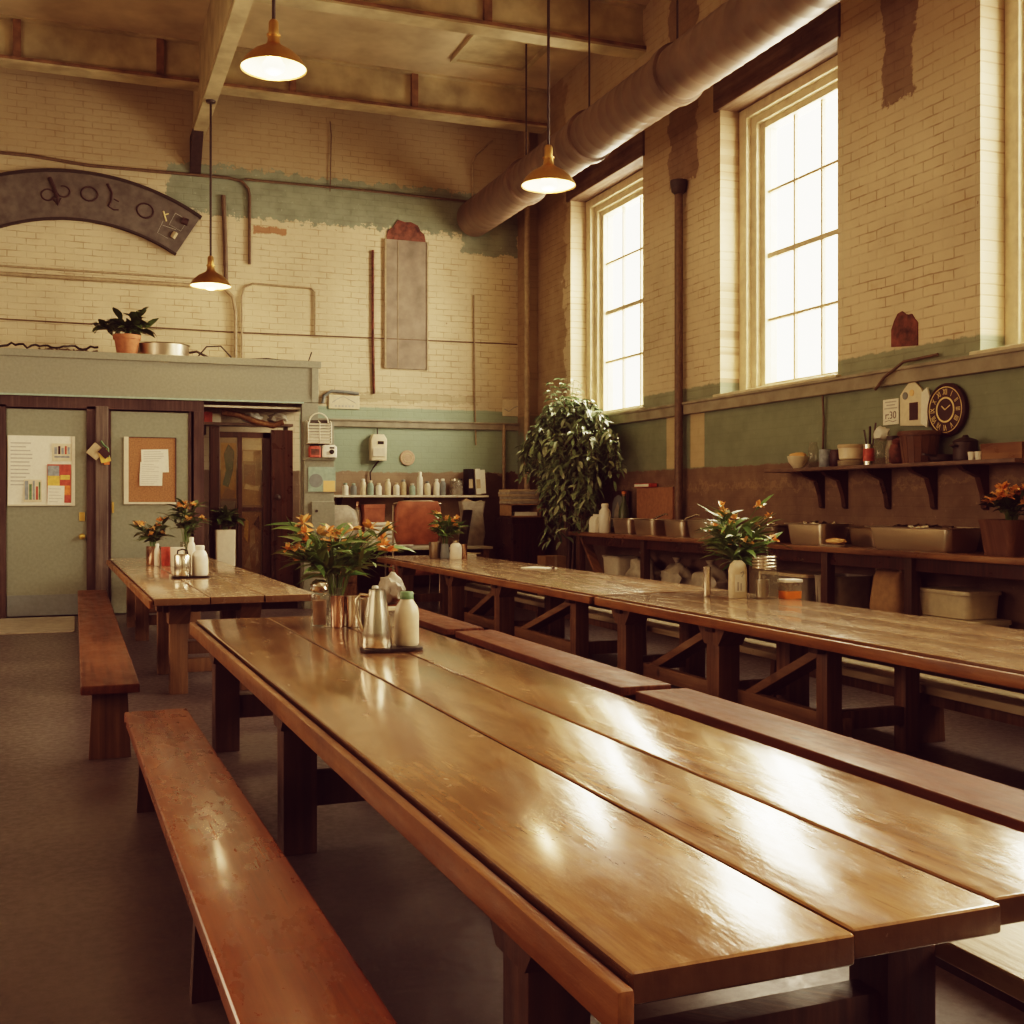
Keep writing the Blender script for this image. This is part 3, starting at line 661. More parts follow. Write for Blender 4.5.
# ================================================================== things on the tables
def bouquet(t, z, R, H, nl, nb, seed, leaf='leaf', petal='petal', pale=.3, lw=.035, ll=.22, spread=1., down=.9):
    rnd = random.Random(seed); bs = B(); bl = B(); tips = []
    for i in range(max(8, nb + 4)):
        a = rnd.uniform(0, 2 * PI); rr = R * rnd.uniform(.3, 1) * spread; h = H * rnd.uniform(.45, 1.0)
        p = [V((.02 * math.cos(a), .02 * math.sin(a), z - .1)), V((rr * .25 * math.cos(a), rr * .25 * math.sin(a), z + h * .45)), V((rr * .65 * math.cos(a), rr * .65 * math.sin(a), z + h * .85)), V((rr * math.cos(a), rr * math.sin(a), z + h))]
        bs.tube(p, [.004, .0035, .003, .002], 5); tips.append((p[3], a))
        for k in range(nl // max(8, nb + 4)):
            q = p[1].lerp(p[3], rnd.uniform(-.2, .95)); aa = a + rnd.uniform(-1.6, 1.6)
            bl.leaf(q, (math.cos(aa), math.sin(aa), rnd.uniform(-.1, 1.1)), ll * rnd.uniform(.55, 1.2), lw * rnd.uniform(.6, 1.4), rnd.uniform(.2, down), rnd)
    bs.out('stems', 'stem', t, 60); bl.out('foliage', leaf, t, 60)
    for i in range(nb):
        p, a = tips[i]; b = B(); s = rnd.uniform(.75, 1.2)
        for k in range(9):
            aa = rnd.uniform(0, 2 * PI); el = rnd.uniform(-.3, 1.3); d = V((math.cos(aa) * math.cos(el), math.sin(aa) * math.cos(el), math.sin(el)))
            b.leaf(p + d * .006, d, .055 * s, .036 * s, .3, rnd, 3, .4)
        b.out('blossom', 'petal_pale' if rnd.random() < pale else petal, t, 60)
def glass_jar(name, label, loc, r, h, group=None, mat='glass', cat='jar'):
    t = thing(name, label, cat, loc, 0, group)
    B().lathe([(r * .9, 0), (r, .012), (r, h * .78), (r * .82, h * .88), (r * .80, h)], (0, 0, 0), 20).out('glass_body', mat, t, 40)
    return t
def tumbler(label, loc, r, h, mat='steel', group=None, name='metal_tumbler'):
    t = B().lathe([(r * .86, 0), (r * .9, .006), (r, h), (r * .95, h), (r * .84, .012), (0, .012)], (0, 0, 0), 22).out(name, mat, None, 40); t.location = loc
    return tag(t, label, 'tumbler', group)
def shaker(label, loc, r, h, body='white', cap='white', name='shaker', cat='shaker', group=None):
    t = thing(name, label, cat, loc, 0, group)
    B().lathe([(r * .92, 0), (r, .01), (r, h * .62), (r * .9, h * .74), (r * .55, h * .84), (r * .52, h * .88)], (0, 0, 0), 20).out('bottle_body', body, t, 40)
    B().lathe([(r * .6, h * .86), (r * .62, h * .97), (r * .5, h), (0, h)], (0, 0, 0), 18).out('cap', cap, t, 40)
    return t
ZT = .781
# nearest table: bouquet and its cluster of jars
t = thing('flower_vase', 'big loose bouquet of orange blossoms in a glass vase on the nearest table', 'flowers', (1.57, 7.32, ZT))
B().lathe([(.045, 0), (.05, .01), (.05, .17), (.042, .2), (.046, .22), (.042, .22), (.038, .2), (.046, .17), (.046, .02), (0, .02)], (0, 0, 0), 20, cap=False).out('vase', 'glass', t, 40)
bouquet(t, .20, .42, .44, 260, 26, 7, lw=.034, ll=.23)
t = thing('lidded_jar', 'glass jar with crumpled silver lid, leftmost in the cluster on the nearest table', 'jar', (1.42, 7.10, ZT))
B().lathe([(.05, 0), (.054, .01), (.054, .19), (.05, .2), (0, .2)], (0, 0, 0), 20).out('jar_body', 'glass', t, 40)
B().blob((0, 0, .245), (.056, .056, .045), random.Random(3), .14).out('foil_lid', 'foil', t, 60)
B().lathe([(.04, .01), (.044, .16), (0, .165)], (0, 0, 0), 16).out('contents', 'brown_board', t, 40)
tumbler('copper tinted metal tumbler between the lidded jar and the steel tumblers', (1.51, 6.985, ZT), .045, .19, 'copper')
tumbler('taller polished steel tumbler in front of the glass flower vase', (1.60, 6.97, ZT), .045, .19, 'steel')
tumbler('polished steel tumbler at the right of the jar cluster beside the white shaker', (1.70, 7.05, ZT), .043, .165, 'steel_dull')
shaker('slim white salt shaker standing right of the steel tumblers on the nearest table', (1.79, 7.17, ZT), .035, .235)
t = thing('plastic_box', 'low clear plastic box beside the white salt shaker', 'box', (1.83, 6.95, ZT)); B().loft([(.15, .10, .015, 0), (.16, .11, .015, .10)]).out('box_body', 'tote', t, 40); B().loft([(.165, .115, .018, .10), (.165, .115, .018, .115)]).out('box_lid', 'cream_plastic', t, 40)
# pitcher and bottle on a dark tray
t = B().loft([(.31, .17, .06, 0), (.32, .18, .06, .004), (.32, .18, .06, .016), (.31, .17, .06, .019)], seg=8).out('serving_tray', 'black'); t.location = (1.535, 5.80, ZT); t.rotation_euler.z = .05; tag(t, 'small black tray under the steel pitcher and white bottle', 'tray')
t = thing('steel_pitcher', 'tall tapered brushed steel pitcher with side handle on the black tray', 'pitcher', (1.455, 5.79, ZT + .0195))
B().lathe([(.076, 0), (.080, .006), (.074, .08), (.058, .20), (.043, .285), (.042, .30), (.038, .30), (.05, .2), (0, .19)], (0, 0, 0), 32, cap=False).out('pitcher_body', 'steel', t, 40)
B().tube([(-.045, .01, .27), (-.085, .01, .275), (-.105, .01, .25), (-.10, .01, .16), (-.078, .01, .10), (-.068, .01, .09)], .008, 8).out('handle', 'steel', t, 60)
B().prism([(-.02, .0), (.02, 0), (.0, .035)], 'Z', .285, .302).out('spout', 'steel', t)
t = thing('squeeze_bottle', 'round cream white bottle with a green cap on the black tray', 'bottle', (1.625, 5.83, ZT + .0195))
B().lathe([(.058, 0), (.064, .01), (.064, .165), (.058, .20), (.036, .235), (.034, .245), (0, .245)], (0, 0, 0), 26).out('bottle_body', 'cream_plastic', t, 40)
B().lathe([(.036, .242), (.036, .275), (.032, .28), (0, .28)], (0, 0, 0), 20).out('cap', 'green', t, 40)
# jar table
t = thing('flower_vase', 'spiky bouquet with apricot flowers in a slim vase on the jar table', 'flowers', (5.10, 8.22, ZT))
B().lathe([(.04, 0), (.043, .01), (.043, .24), (.036, .27), (.04, .28), (.034, .28), (.038, .2), (.038, .02), (0, .02)], (0, 0, 0), 18, cap=False).out('vase', 'glass', t, 40)
bouquet(t, .14, .33, .60, 240, 16, 21, petal='petal', pale=.5, lw=.036, ll=.25)
t = thing('ribbed_jar', 'large square glass jar with ribbed lid on the jar table', 'jar', (5.14, 7.86, ZT))
B().loft([(.18, .18, .04, 0), (.185, .185, .04, .01), (.185, .185, .04, .20), (.16, .16, .05, .235)], seg=6).out('jar_body', 'glass', t, 40)
b = B()
for k in range(4): b.loft([(.17, .17, .06, .236 + k * .026), (.178, .178, .06, .242 + k * .026), (.178, .178, .06, .254 + k * .026), (.17, .17, .06, .260 + k * .026)], seg=6)
b.out('ribbed_lid', 'steel', t, 40); B().lathe([(.05, .012), (.052, .15), (0, .155)], (-.02, 0, 0), 16).out('inner_cup', 'steel_dull', t, 40)
t = thing('label_bottle', 'rounded frosted bottle with pale label left of the ribbed jar', 'bottle', (4.97, 7.98, ZT))
B().loft([(.15, .07, .03, 0), (.155, .075, .03, .02), (.155, .075, .03, .22), (.13, .07, .03, .27), (.06, .05, .02, .30)], seg=6).out('bottle_body', 'cream_plastic', t, 50)
pl = B().box((-.05, -.0405, .05), (.045, -.038, .19)).out('paper_label', 'paper', t)
b = B(); b.tube([(.0, -.043, .20), (.02, -.043, .215), (.03, -.043, .2), (.01, -.043, .17)], .005, 5); b.box((-.03, -.042, .06), (-.015, -.0406, .13)); b.box((.0, -.042, .06), (.01, -.0406, .12)); b.out('label_print', 'ink_light', pl)
t = thing('plastic_tub', 'small clear tub half filled with orange sauce right of the ribbed jar', 'tub', (5.34, 7.80, ZT))
B().loft([(.15, .12, .02, 0), (.155, .125, .02, .06)]).out('sauce', 'amber', t, 40); B().loft([(.152, .122, .02, .06), (.16, .13, .02, .13)]).out('tub_body', 'tote', t, 40); B().loft([(.168, .138, .022, .13), (.168, .138, .022, .15), (.15, .12, .02, .155)]).out('tub_lid', 'white', t, 40)
tumbler('slim metal tumbler half hidden behind the bouquet on the jar table', (4.83, 8.22, ZT), .032, .24, 'steel')
# rear table
t = thing('flower_vase', 'small yellow green bouquet on the rear table before the leather chair', 'flowers', (4.72, 15.0, ZT)); B().lathe([(.06, 0), (.065, .02), (.055, .18), (.05, .2), (0, .2)], (0, 0, 0), 18).out('vase', 'slate', t, 40)
bouquet(t, .18, .20, .48, 120, 8, 33, petal='petal', lw=.045, ll=.2)
tumbler('dull steel tumbler beside the small bouquet on the rear table', (4.62, 15.12, ZT), .09, .22, 'steel_dull')
shaker('squat white jar with metal cap in front of the small bouquet', (4.78, 14.7, ZT), .08, .26, 'white', 'steel', 'white_jar', 'jar')
tumbler('copper tinted tumbler right of the white jar on the rear table', (4.93, 14.8, ZT), .045, .2, 'copper')
t = thing('paper_stack', 'loose cream papers near the far end of the rear table', 'papers', (5.08, 15.55, ZT)); B().box((-.2, -.25, 0), (.2, .25, .03)).out('sheets', 'paper', t); B().box((-.12, -.2, .03), (.26, .22, .045), 0, Matrix.Rotation(.3, 4, 'Z')).out('top_sheet', 'paper_tan', t)
t = thing('napkin_sheet', 'white folded paper lying flat alone on the rear table', 'paper', (5.05, 12.4, ZT)); B().box((-.12, -.18, 0), (.12, .18, .008), 0, Matrix.Rotation(.5, 4, 'Z')).out('sheet', 'paper', t); B().bar((.08, -.25, .012), (.2, .16, .012), .02, .02).out('pencil', 'dark_wood', t)
# far left table
Z8 = .801
t = thing('flower_vase', 'left small orange bouquet in a copper pot on the far left table', 'flowers', (0.874, 14.35, Z8)); B().lathe([(.08, 0), (.085, .01), (.085, .22), (.08, .22), (.078, .02), (0, .02)], (0, 0, 0), 18).out('pot', 'copper', t, 40)
bouquet(t, .2, .24, .34, 70, 10, 41, leaf='leaf_dark', pale=.4, lw=.05, ll=.18)
t = thing('flower_vase', 'right taller orange bouquet in a glass vase on the far left table', 'flowers', (1.254, 14.35, Z8)); B().lathe([(.06, 0), (.065, .01), (.075, .26), (.07, .27), (.06, .02), (0, .02)], (0, 0, 0), 18, cap=False).out('vase', 'glass', t, 40)
bouquet(t, .26, .25, .52, 80, 11, 43, leaf='leaf_dark', pale=.4, lw=.05, ll=.2)
tumbler('red painted tumbler between the two far left bouquets', (0.999, 14.1, Z8), .055, .22, 'red')
shaker('white capped sauce bottle left of the red tumbler', (0.904, 14.12, Z8), .035, .26)
tumbler('wide white beaker right of the red tumbler on the far left table', (1.122, 13.95, Z8), .085, .22, 'white')
shaker('tall slim white bottle beside the white beaker on the far left table', (1.273, 13.9, Z8), .045, .34)
shaker('short white shaker right of the tall slim white bottle', (1.372, 13.95, Z8), .04, .2)
t = B().loft([(.36, .2, .05, 0), (.37, .21, .05, .02)], seg=6).out('serving_tray', 'black'); t.location = (1.069, 11.75, Z8); tag(t, 'small black tray under the steel napkin holder on the far left table', 'tray')
t = thing('napkin_holder', 'steel napkin holder with wire handle on the far left table tray', 'napkin holder', (0.989, 11.73, Z8 + .02))
B().lathe([(.075, 0), (.08, .01), (.08, .20), (.07, .215), (0, .215)], (0, 0, 0), 24).out('canister', 'steel', t, 40); B().tube([(-.05, 0, .21), (-.045, 0, .25), (0, 0, .265), (.045, 0, .25), (.05, 0, .21)], .008, 6).out('handle', 'black', t, 60)
shaker('white pump bottle beside the steel napkin holder on the tray', (1.158, 11.76, Z8 + .02), .075, .30)
shaker('cream bottle standing behind the white pump bottle', (1.237, 12.3, Z8), .06, .24, 'cream_plastic', 'cream_plastic')
# white bag on the bench
t = B().blob((0, 0, .15), (.13, .17, .16), random.Random(5), .16).out('carrier_bag', 'bag', None, 60); t.location = (3.17, 12.0, .462); tag(t, 'white carrier bag on the farthest dark red bench behind the big bouquet', 'bag')
# ================================================================== on the partition
YP = 16.7
ZP = 3.602
t = thing('potted_plant', 'leafy plant in a terracotta pot on top of the partition', 'plant', (.68, 16.96, 3.582))
B().lathe([(.12, 0), (.13, .01), (.17, .24), (.185, .24), (.19, .30), (.165, .30), (.15, .24), (0, .24)], (0, 0, 0), 22).out('pot', 'terracotta', t, 40)
bouquet(t, .28, .42, .32, 110, 0, 51, leaf='leaf_dark', lw=.10, ll=.26, down=1.5)
t = thing('round_pan', 'wide round steel pan lying on top of the partition', 'pan', (1.18, 17.16, 3.582))
B().lathe([(.33, 0), (.35, .02), (.36, .20), (.375, .21), (.35, .21), (.34, .03), (0, .03)], (0, 0, 0), 32).out('pan_body', 'steel_dull', t, 40)
B().tube([(.36, 0, .12), (.46, -.03, .14), (.62, -.05, .06)], .018, 8).out('handle', 'iron', t, 60)
rnd = random.Random(9)
o = B()
P = [V((-.95 + i * .05, 16.83 + .06 * math.sin(i * .7), 3.615 + .05 * abs(math.sin(i * .45)) + rnd.uniform(0, .04))) for i in range(26)]
o.tube(P, .016, 6); o = o.out('cable_tangle', 'cable', None, 60); tag(o, 'tangled dark cable on the partition top left of the terracotta pot', 'cable')
o = B(); 
for q in range(3):
    c = V((-.30 + q * .22, 16.84, 3.60)); o.tube([c + V((.16 * math.cos(a * .42), .07 * math.sin(a * .42), .018 + .02 * (a % 3))) for a in range(17)], .014, 6)
o = o.out('coiled_hose', 'pipe_dark', None, 60); tag(o, 'dark coiled hose loops on the partition top against the cream wall', 'hose'); o.location = (0, .22, 0)
o = B().tube([(1.62, 16.83, 3.60), (1.75, 16.84, 3.76), (1.95, 16.86, 3.78), (2.1, 16.85, 3.62)], .012, 6).out('loose_cable', 'cable', None, 60); tag(o, 'thin loose cable arching on the partition top right of the round pan', 'cable')
o = B().tube([(2.25, 16.83, 3.60), (2.6, 16.85, 3.63), (3.0, 16.83, 3.60), (3.2, 16.83, 3.61), (3.25, 16.84, 3.75)], .01, 6).out('loose_cable', 'cable', None, 60); tag(o, 'thin cable lying along the right end of the partition top', 'cable')
t = thing('metal_tray', 'small flat dark tray by the handle of the round pan on the partition', 'tray', (1.95, 17.15, 3.582)); B().loft([(.4, .2, .04, 0), (.44, .24, .05, .05), (.42, .22, .05, .05), (.38, .18, .04, .012)]).out('tray_body', 'steel_dull', t, 40)
# door papers
t = thing('poster_board', 'white notice board of flyers on the left sage green door', 'notice board', (-.44, YP + .028, 1.50))
B().box((-.40, -.02, 0), (.44, 0, .94), .003).out('backing', 'paper', t); b = B(); b.box((.40, -.03, 0), (.44, -.02, .94)); b.box((-.40, -.03, 0), (.40, -.02, .02)); b.out('frame', 'white_paint', t)
def flyer(label, x, y, z, w, h, mat, rot=0., lines=0, blocks=(), group='papers on the doors', name='flyer'):
    t = thing(name, label, 'flyer', (x, y, z), 0, group, (0, rot, 0))
    sh = B().box((-w / 2, -.004, -h / 2), (w / 2, 0, h / 2)).out('sheet', mat, t)
    if lines:
        b = B(); r = random.Random(int(x * 100 + z * 50))
        for i in range(lines):
            zz = h / 2 - h * (i + 1) / (lines + 1); b.box((-w * .42, -.006, zz - h * .012), (w * r.uniform(.1, .42), -.0041, zz + h * .012))
        b.out('printed_lines', 'ink_light', sh)
    for (x0, x1, z0, z1, mm) in blocks:
        B().box((w * x0, -.0055, h * z0), (w * x1, -.0041, h * z1)).out('printed_block', mm, sh)
    return t
yb = YP + .004
flyer('large white gridded sheet on the left door board', -.66, yb, 2.06, .34, .66, 'paper', 0, 12)
flyer('pale flyer with blue lettering at the top right of the left door board', -.165, yb, 2.22, .24, .24, 'cream_plastic', 0, 0, [(-.4, -.25, -.1, .3, 'blue'), (-.2, -.08, -.1, .36, 'dark_purple'), (-.03, .1, -.1, .26, 'blue'), (.15, .25, -.1, .36, 'red'), (.3, .42, -.1, .3, 'blue'), (-.4, .4, -.3, -.2, 'blue')])
flyer('red and orange poster in the middle of the left door board', -.20, yb - .001, 1.80, .30, .52, 'red', 0, 0, [(-.48, .0, .2, .46, 'blue'), (-.48, .02, -.1, .2, 'yellow'), (.05, .45, .1, .22, 'yellow'), (.06, .48, -.3, -.05, 'orange')])
flyer('white receipt like note over the lower corner of the red poster', -.24, yb - .008, 1.64, .21, .26, 'paper', .02, 5)
flyer('blue and green striped flyer at the lower left of the left door board', -.53, yb - .006, 1.70, .22, .30, 'cream_plastic', 0, 0, [(-.45, -.25, -.4, .45, 'blue'), (-.2, -.05, -.4, .3, 'green'), (.0, .12, -.4, .45, 'blue'), (.18, .3, -.4, .2, 'red'), (.34, .44, -.4, .4, 'green')])
t = thing('cork_board', 'brown cork board in a white frame on the second sage green door', 'notice board', (.98, YP + .028, 1.52))
B().box((-.29, -.02, .03), (.33, 0, .92)).out('cork_panel', 'cork', t); b = B(); b.box((-.35, -.03, 0), (-.29, 0, .93)); b.box((-.29, -.03, 0), (.34, 0, .028)); b.out('frame', 'white_paint', t); b = B(); b.box((.33, -.028, .028), (.345, 0, .93)); b.box((-.29, -.028, .92), (.33, 0, .93)); b.out('dark_edge', 'frame_dark', t)
flyer('larger white typed sheet at the top of the cork board', 1.04, yb, 2.12, .36, .32, 'paper', -.03, 9)
flyer('narrow white sheet in the middle of the cork board under the larger one', .99, yb - .006, 1.99, .30, .22, 'paper', .03, 6)
flyer('lowest white sheet pinned on the cork board', .985, yb - .010, 1.86, .30, .17, 'paper', 0, 5)
t = thing('key_cluster', 'bunch of tan tags and a green ribbon hanging on the worn post between doors', 'tags', (.33, YP - .055, 2.22))
mt = lambda a: Matrix.Rotation(a, 4, 'Y')
B().box((-.15, -.015, -.12), (.02, -.002, .06), .003, mt(.7)).out('tan_tag', 'paper_tan', t); B().box((-.03, -.03, -.14), (.10, -.016, .04), .003, mt(-.25)).out('yellow_tag', 'yellow', t)
B().box((.04, -.02, -.16), (.11, -.004, -.05), .003).out('orange_tag', 'orange', t); B().box((-.04, -.045, -.02), (.10, -.031, .08), .003, mt(.8)).out('dark_tag', 'dark_purple', t)
B().tube([(0, -.02, .16), (.04, -.03, .1), (.09, -.03, .06), (.1, -.03, -.06)], .014, 6).out('green_ribbon', 'green', t, 60)
t = thing('wire_rack', 'white wire rack of papers on the partition end panel', 'rack', (3.31, YP - .065, 2.40))
b = B()
for i in range(8): b.tube([(-.17, -.10, i * .04), (.17, -.10, i * .04)], .006, 5)
for x in (-.17, 0, .17): b.tube([(x, 0, .0), (x, -.10, .0), (x, -.10, .30), (x, 0, .33)], .007, 5)
b.tube(arc((0, .30), .14, 0, PI, 10, 'XZ', -.02), .010, 6); b.out('wire_frame', 'white_paint', t, 60)
b = B()
for i in range(7): b.box((-.15, -.085, .01 + i * .042), (.15, -.005, .035 + i * .042))
b.out('papers', 'paper', t); b = B(); b.box((-.16, -.004, -.02), (.16, 0, .34)); b.out('back_plate', 'iron', t)
t = thing('red_tin', 'red square tin on the small ledge beside the opening', 'tin', (3.25, YP - .07, 2.20)); B().loft([(.17, .12, .02, 0), (.17, .12, .02, .14), (.14, .10, .03, .16)]).out('tin_body', 'red', t, 40); B().tube([(-.06, 0, .155), (-.05, 0, .18), (.05, 0, .18), (.06, 0, .155)], .008, 6).out('handle', 'iron', t, 60); B().box((-.06, -.063, .03), (.06, -.0605, .12)).out('tin_label', 'rust', t)
t = thing('dispenser_box', 'white box with a black knob beside the red tin', 'box', (3.46, YP - .07, 2.20)); B().loft([(.22, .13, .02, 0), (.22, .13, .02, .15), (.16, .10, .03, .18)]).out('box_body', 'white', t, 40); B().lathe([(.035, 0), (.035, .02), (0, .025)], (.03, -.064, .08), 14, Matrix.Rotation(PI / 2, 4, 'X')).out('knob', 'black', t, 40); B().box((.0, -.068, .125), (.07, -.0655, .15)).out('slot', 'black', t)
t = thing('picture_card', 'teal card with a grey and peach blob picture below the red tin', 'card', (3.36, YP - .064, 1.70)); B().box((-.20, -.012, 0), (.20, 0, .36)).out('card', 'teal_card', t); B().lathe([(.0, 0), (.10, 0), (.10, .004), (0, .004)], (-.09, -.013, .16), 18, Matrix.Rotation(PI / 2, 4, 'X')).out('grey_shape', 'slate', t); B().box((.02, -.016, .0), (.19, -.013, .16)).out('peach_shape', 'petal_pale', t)
t = thing('switch_box', 'grey electrical box low on the partition end panel with a hanging cable', 'electrical box', (3.40, YP - .064, 1.10)); B().box((-.2, -.06, 0), (.14, 0, .46), .01).out('cover', 'panel', t); B().lathe([(.02, 0), (.02, .02), (0, .02)], (-.13, -.06, .32), 12, Matrix.Rotation(PI / 2, 4, 'X')).out('knob', 'iron', t); B().tube([(.0, -.05, .0), (-.02, -.12, -.1), (-.14, -.14, -.16), (-.10, -.12, -.4), (.05, -.1, -.5)], .012, 6).out('cable', 'pipe', t, 60)
# in the opening
t = thing('tall_planter', 'tall white planter with dark green plant before the dark glazed door', 'planter', (2.02, 16.95, 0))
B().loft([(.26, .2, .03, 0), (.28, .22, .03, 1.15), (.25, .19, .03, 1.15), (.25, .19, .03, 1.1)]).out('planter_box', 'white_paint', t, 40); bouquet(t, 1.12, .17, .36, 90, 0, 61, leaf='leaf_dark', lw=.08, ll=.2, down=1.4)
def pic(label, x0, x1, z0, z1, mat, blocks=(), y=YD + .052):
    t = thing('taped_picture', label, 'picture', ((x0 + x1) / 2, y, z0), 0, 'pictures behind the dark door glass'); w, h = x1 - x0, z1 - z0
    sh = B().box((-w / 2, 0, 0), (w / 2, .006, h)).out('sheet', mat, t)
    for (poly, mm) in blocks: B().prism([(-w / 2 + u * w, v * h) for u, v in poly], 'Y', -.004, -.0005).out('painted_shape', mm, sh)
    return t
pic('painted green and yellow picture at upper left behind the dark door glass', 2.0, 2.22, 1.6, 2.42, 'yellow', [([(.1, .25), (.5, .2), (.8, .5), (.9, .85), (.5, .98), (.2, .8), (.35, .5)], 'green'), ([(.05, .0), (.9, .0), (.9, .14), (.3, .2)], 'paper_tan')])
pic('dark blue and red picture at lower left behind the dark door glass', 2.0, 2.22, .8, 1.56, 'dark_purple', [([(0, .75), (.9, .85), (1, 1), (0, 1)], 'blue'), ([(.1, .6), (.8, .7), (.4, .5)], 'red'), ([(.2, .2), (.8, .66), (.86, .62), (.3, .15)], 'paper_tan')])
pic('tan sheets of notes at upper right behind the dark door glass', 2.31, 2.58, 1.5, 2.32, 'paper_tan', [([(.05, .8), (.6, .8), (.6, .98), (.05, .98)], 'paper'), ([(.1, .40), (.7, .36), (.7, .72), (.1, .74)], 'cardboard'), ([(.1, .30), (.9, .26), (.95, .36), (.5, .33), (.2, .40)], 'white')])
pic('mottled brown and cream picture at lower right behind the dark door glass', 2.31, 2.58, .5, 1.4, 'cardboard', [([(.1, .1), (.5, .05), (.4, .3)], 'paper_tan'), ([(.4, .4), (.7, .5), (.65, .75), (.45, .7)], 'paper_tan'), ([(.1, .6), (.3, .5), (.35, .85), (.15, .9)], 'yellow'), ([(.7, .1), (.9, .2), (.8, .4)], 'paper_tan'), ([(.6, .8), (.95, .7), (.9, .95)], 'rust')])
t = thing('door_top_shelf', 'rough brown shelf plank above the dark glazed door', 'shelf', (2.38, 17.4, 2.68)); B().box((-.68, -.12, 0), (.68, .22, .04), .005).out('plank', 'shelf', t); B().box((-.62, -.02, -.14), (-.58, .2, 0)).out('bracket', 'iron', t); B().box((.58, .0, -.14), (.62, .2, 0)).out('bracket', 'iron', t)
b = B(); b.box((1.70, YP + .1, 2.90), (3.08, YP + .13, 2.93)); o = b.out('curtain_rail', 'white_paint'); tag(o, 'thin white rail across the top of the opening', 'rail')
t = thing('carton', 'red and white carton on the shelf above the dark glazed door', 'carton', (1.86, 17.38, 2.721)); B().box((-.12, -.08, 0), (.02, .08, .15), .006).out('red_side', 'red', t); B().box((.02, -.08, 0), (.14, .08, .13), .006).out('white_side', 'white', t)
for k, (x, lab) in enumerate(((2.48, 'left crumpled white bag on the shelf above the dark glazed door'), (2.84, 'right crumpled grey bag on the shelf above the dark glazed door'))):
    t = B().blob((0, 0, .075), (.14, .1, .08), random.Random(70 + k), .2).out('crumpled_bag', 'bag_white' if k == 0 else 'bag', None, 60); t.location = (x, 17.4, 2.722); tag(t, lab, 'bag')
t = B().tube([(0, 0, 0), (.25, .02, -.03), (.5, .04, -.12), (.75, .02, -.18), (.9, 0, -.12)], .045, 8).out('rolled_awning', 'counter', None, 60); t.location = (2.0, 17.20, 2.86); tag(t, 'sagging brown roll slung above the dark glazed door', 'roll')

# ================================================================== back wall office corner
t = thing('wall_shelf', 'long white shelf on the back wall lined with small bottles', 'shelf', (5.04, YB, 1.66))
B().box((-1.34, -.34, -.035), (1.34, 0, .0), .006).out('shelf_board', 'white_paint', t)
for x in (-1.1, 0, 1.1): B().prism([(0, -.035), (-.28, -.035), (0, -.28)], 'X', x - .015, x + .015).out('bracket', 'iron', t)
bc = ['white', 'slate', 'cream_plastic', 'teal_card', 'white', 'cream_plastic', 'white', 'paper_tan', 'teal_card', 'white', 'cream_plastic', 'white', 'slate']
bd = ['white', 'grey', 'cream', 'pale green', 'white', 'cream', 'white', 'tan', 'pale green', 'white', 'cream', 'white', 'grey']
ordn = ['first', 'second', 'third', 'fourth', 'fifth', 'sixth', 'seventh', 'eighth', 'ninth', 'tenth', 'eleventh', 'twelfth', 'last']
rnd = random.Random(4)
for i in range(13):
    x = 4.02 + i * .135 + rnd.uniform(-.02, .02); h = rnd.uniform(.18, .28) if i != 9 else .38
    t = shaker('small %s bottle, %s from the left on the white back shelf' % (bd[i], ordn[i]), (x, 18.0 + rnd.uniform(-.04, .05), 1.661), .05, h, bc[i], bc[(i * 5 + 3) % 13], 'small_bottle', 'bottle', 'bottles on the white back shelf')
t = thing('clear_canister', 'clear canister right of the small bottles on the white back shelf', 'canister', (5.86, 18.0, 1.661)); B().lathe([(.10, 0), (.11, .01), (.11, .22), (.10, .24), (0, .24)], (0, 0, 0), 20).out('canister_body', 'tote', t, 40); B().lathe([(.1, .24), (.1, .27), (0, .28)], (0, 0, 0), 20).out('lid', 'steel', t, 40)
for (x, mm, lab, r_) in ((6.07, 'black', 'black binder standing on the white back shelf', .0), (6.21, 'paper', 'white binder leaning beside the black one on the back shelf', -.06)):
    t = thing('ring_binder', lab, 'binder', (x, 18.0, 1.675), 0, None, (0, r_, 0)); cv = B().box((-.045, -.13, 0), (.045, .13, .42), .006).out('cover', mm, t); B().box((-.035, -.135, .1), (.035, -.1301, .25)).out('spine_label', 'paper_tan', cv)
    if mm == 'paper': B().box((.046, -.12, .01), (.13, .12, .40), .004).out('loose_pages', 'paper', t)
t = thing('wall_telephone', 'cream wall box with a dark slot and cable hanging over the white back shelf', 'wall box', (4.57, YB, 2.22))
B().loft([(.27, .14, .03, 0, 0, -.07), (.28, .15, .03, .34, 0, -.075), (.20, .12, .03, .42, 0, -.06)]).out('housing', 'cream_plastic', t, 40); b = B(); b.box((-.02, -.155, .26), (.08, -.148, .31)); b.out('slot', 'black', t); B().box((-.10, -.158, .06), (.10, -.148, .20), .004).out('front_plate', 'white_paint', t); B().tube([(.02, -.07, 0), (-.06, -.06, -.10), (-.12, -.05, -.2), (-.10, -.05, -.52)], .012, 6).out('cable', 'iron', t, 60); B().tube([(0, -.05, .40), (.0, -.04, .52)], .01, 6).out('feed_pipe', 'iron', t)
t = thing('wall_plaque', 'round pinkish plaque on the teal back wall right of the wall box', 'plaque', (5.08, YB, 2.27), 0, None, (PI / 2, 0, 0)); B().lathe([(.0, 0), (.125, 0), (.125, .02), (.115, .03), (0, .03)], (0, 0, 0), 26).out('disc', 'plaque', t, 40); B().lathe([(.06, .03), (.07, .034), (.08, .03)], (0, 0, 0), 24, cap=False).out('ring', 'paper_tan', t)
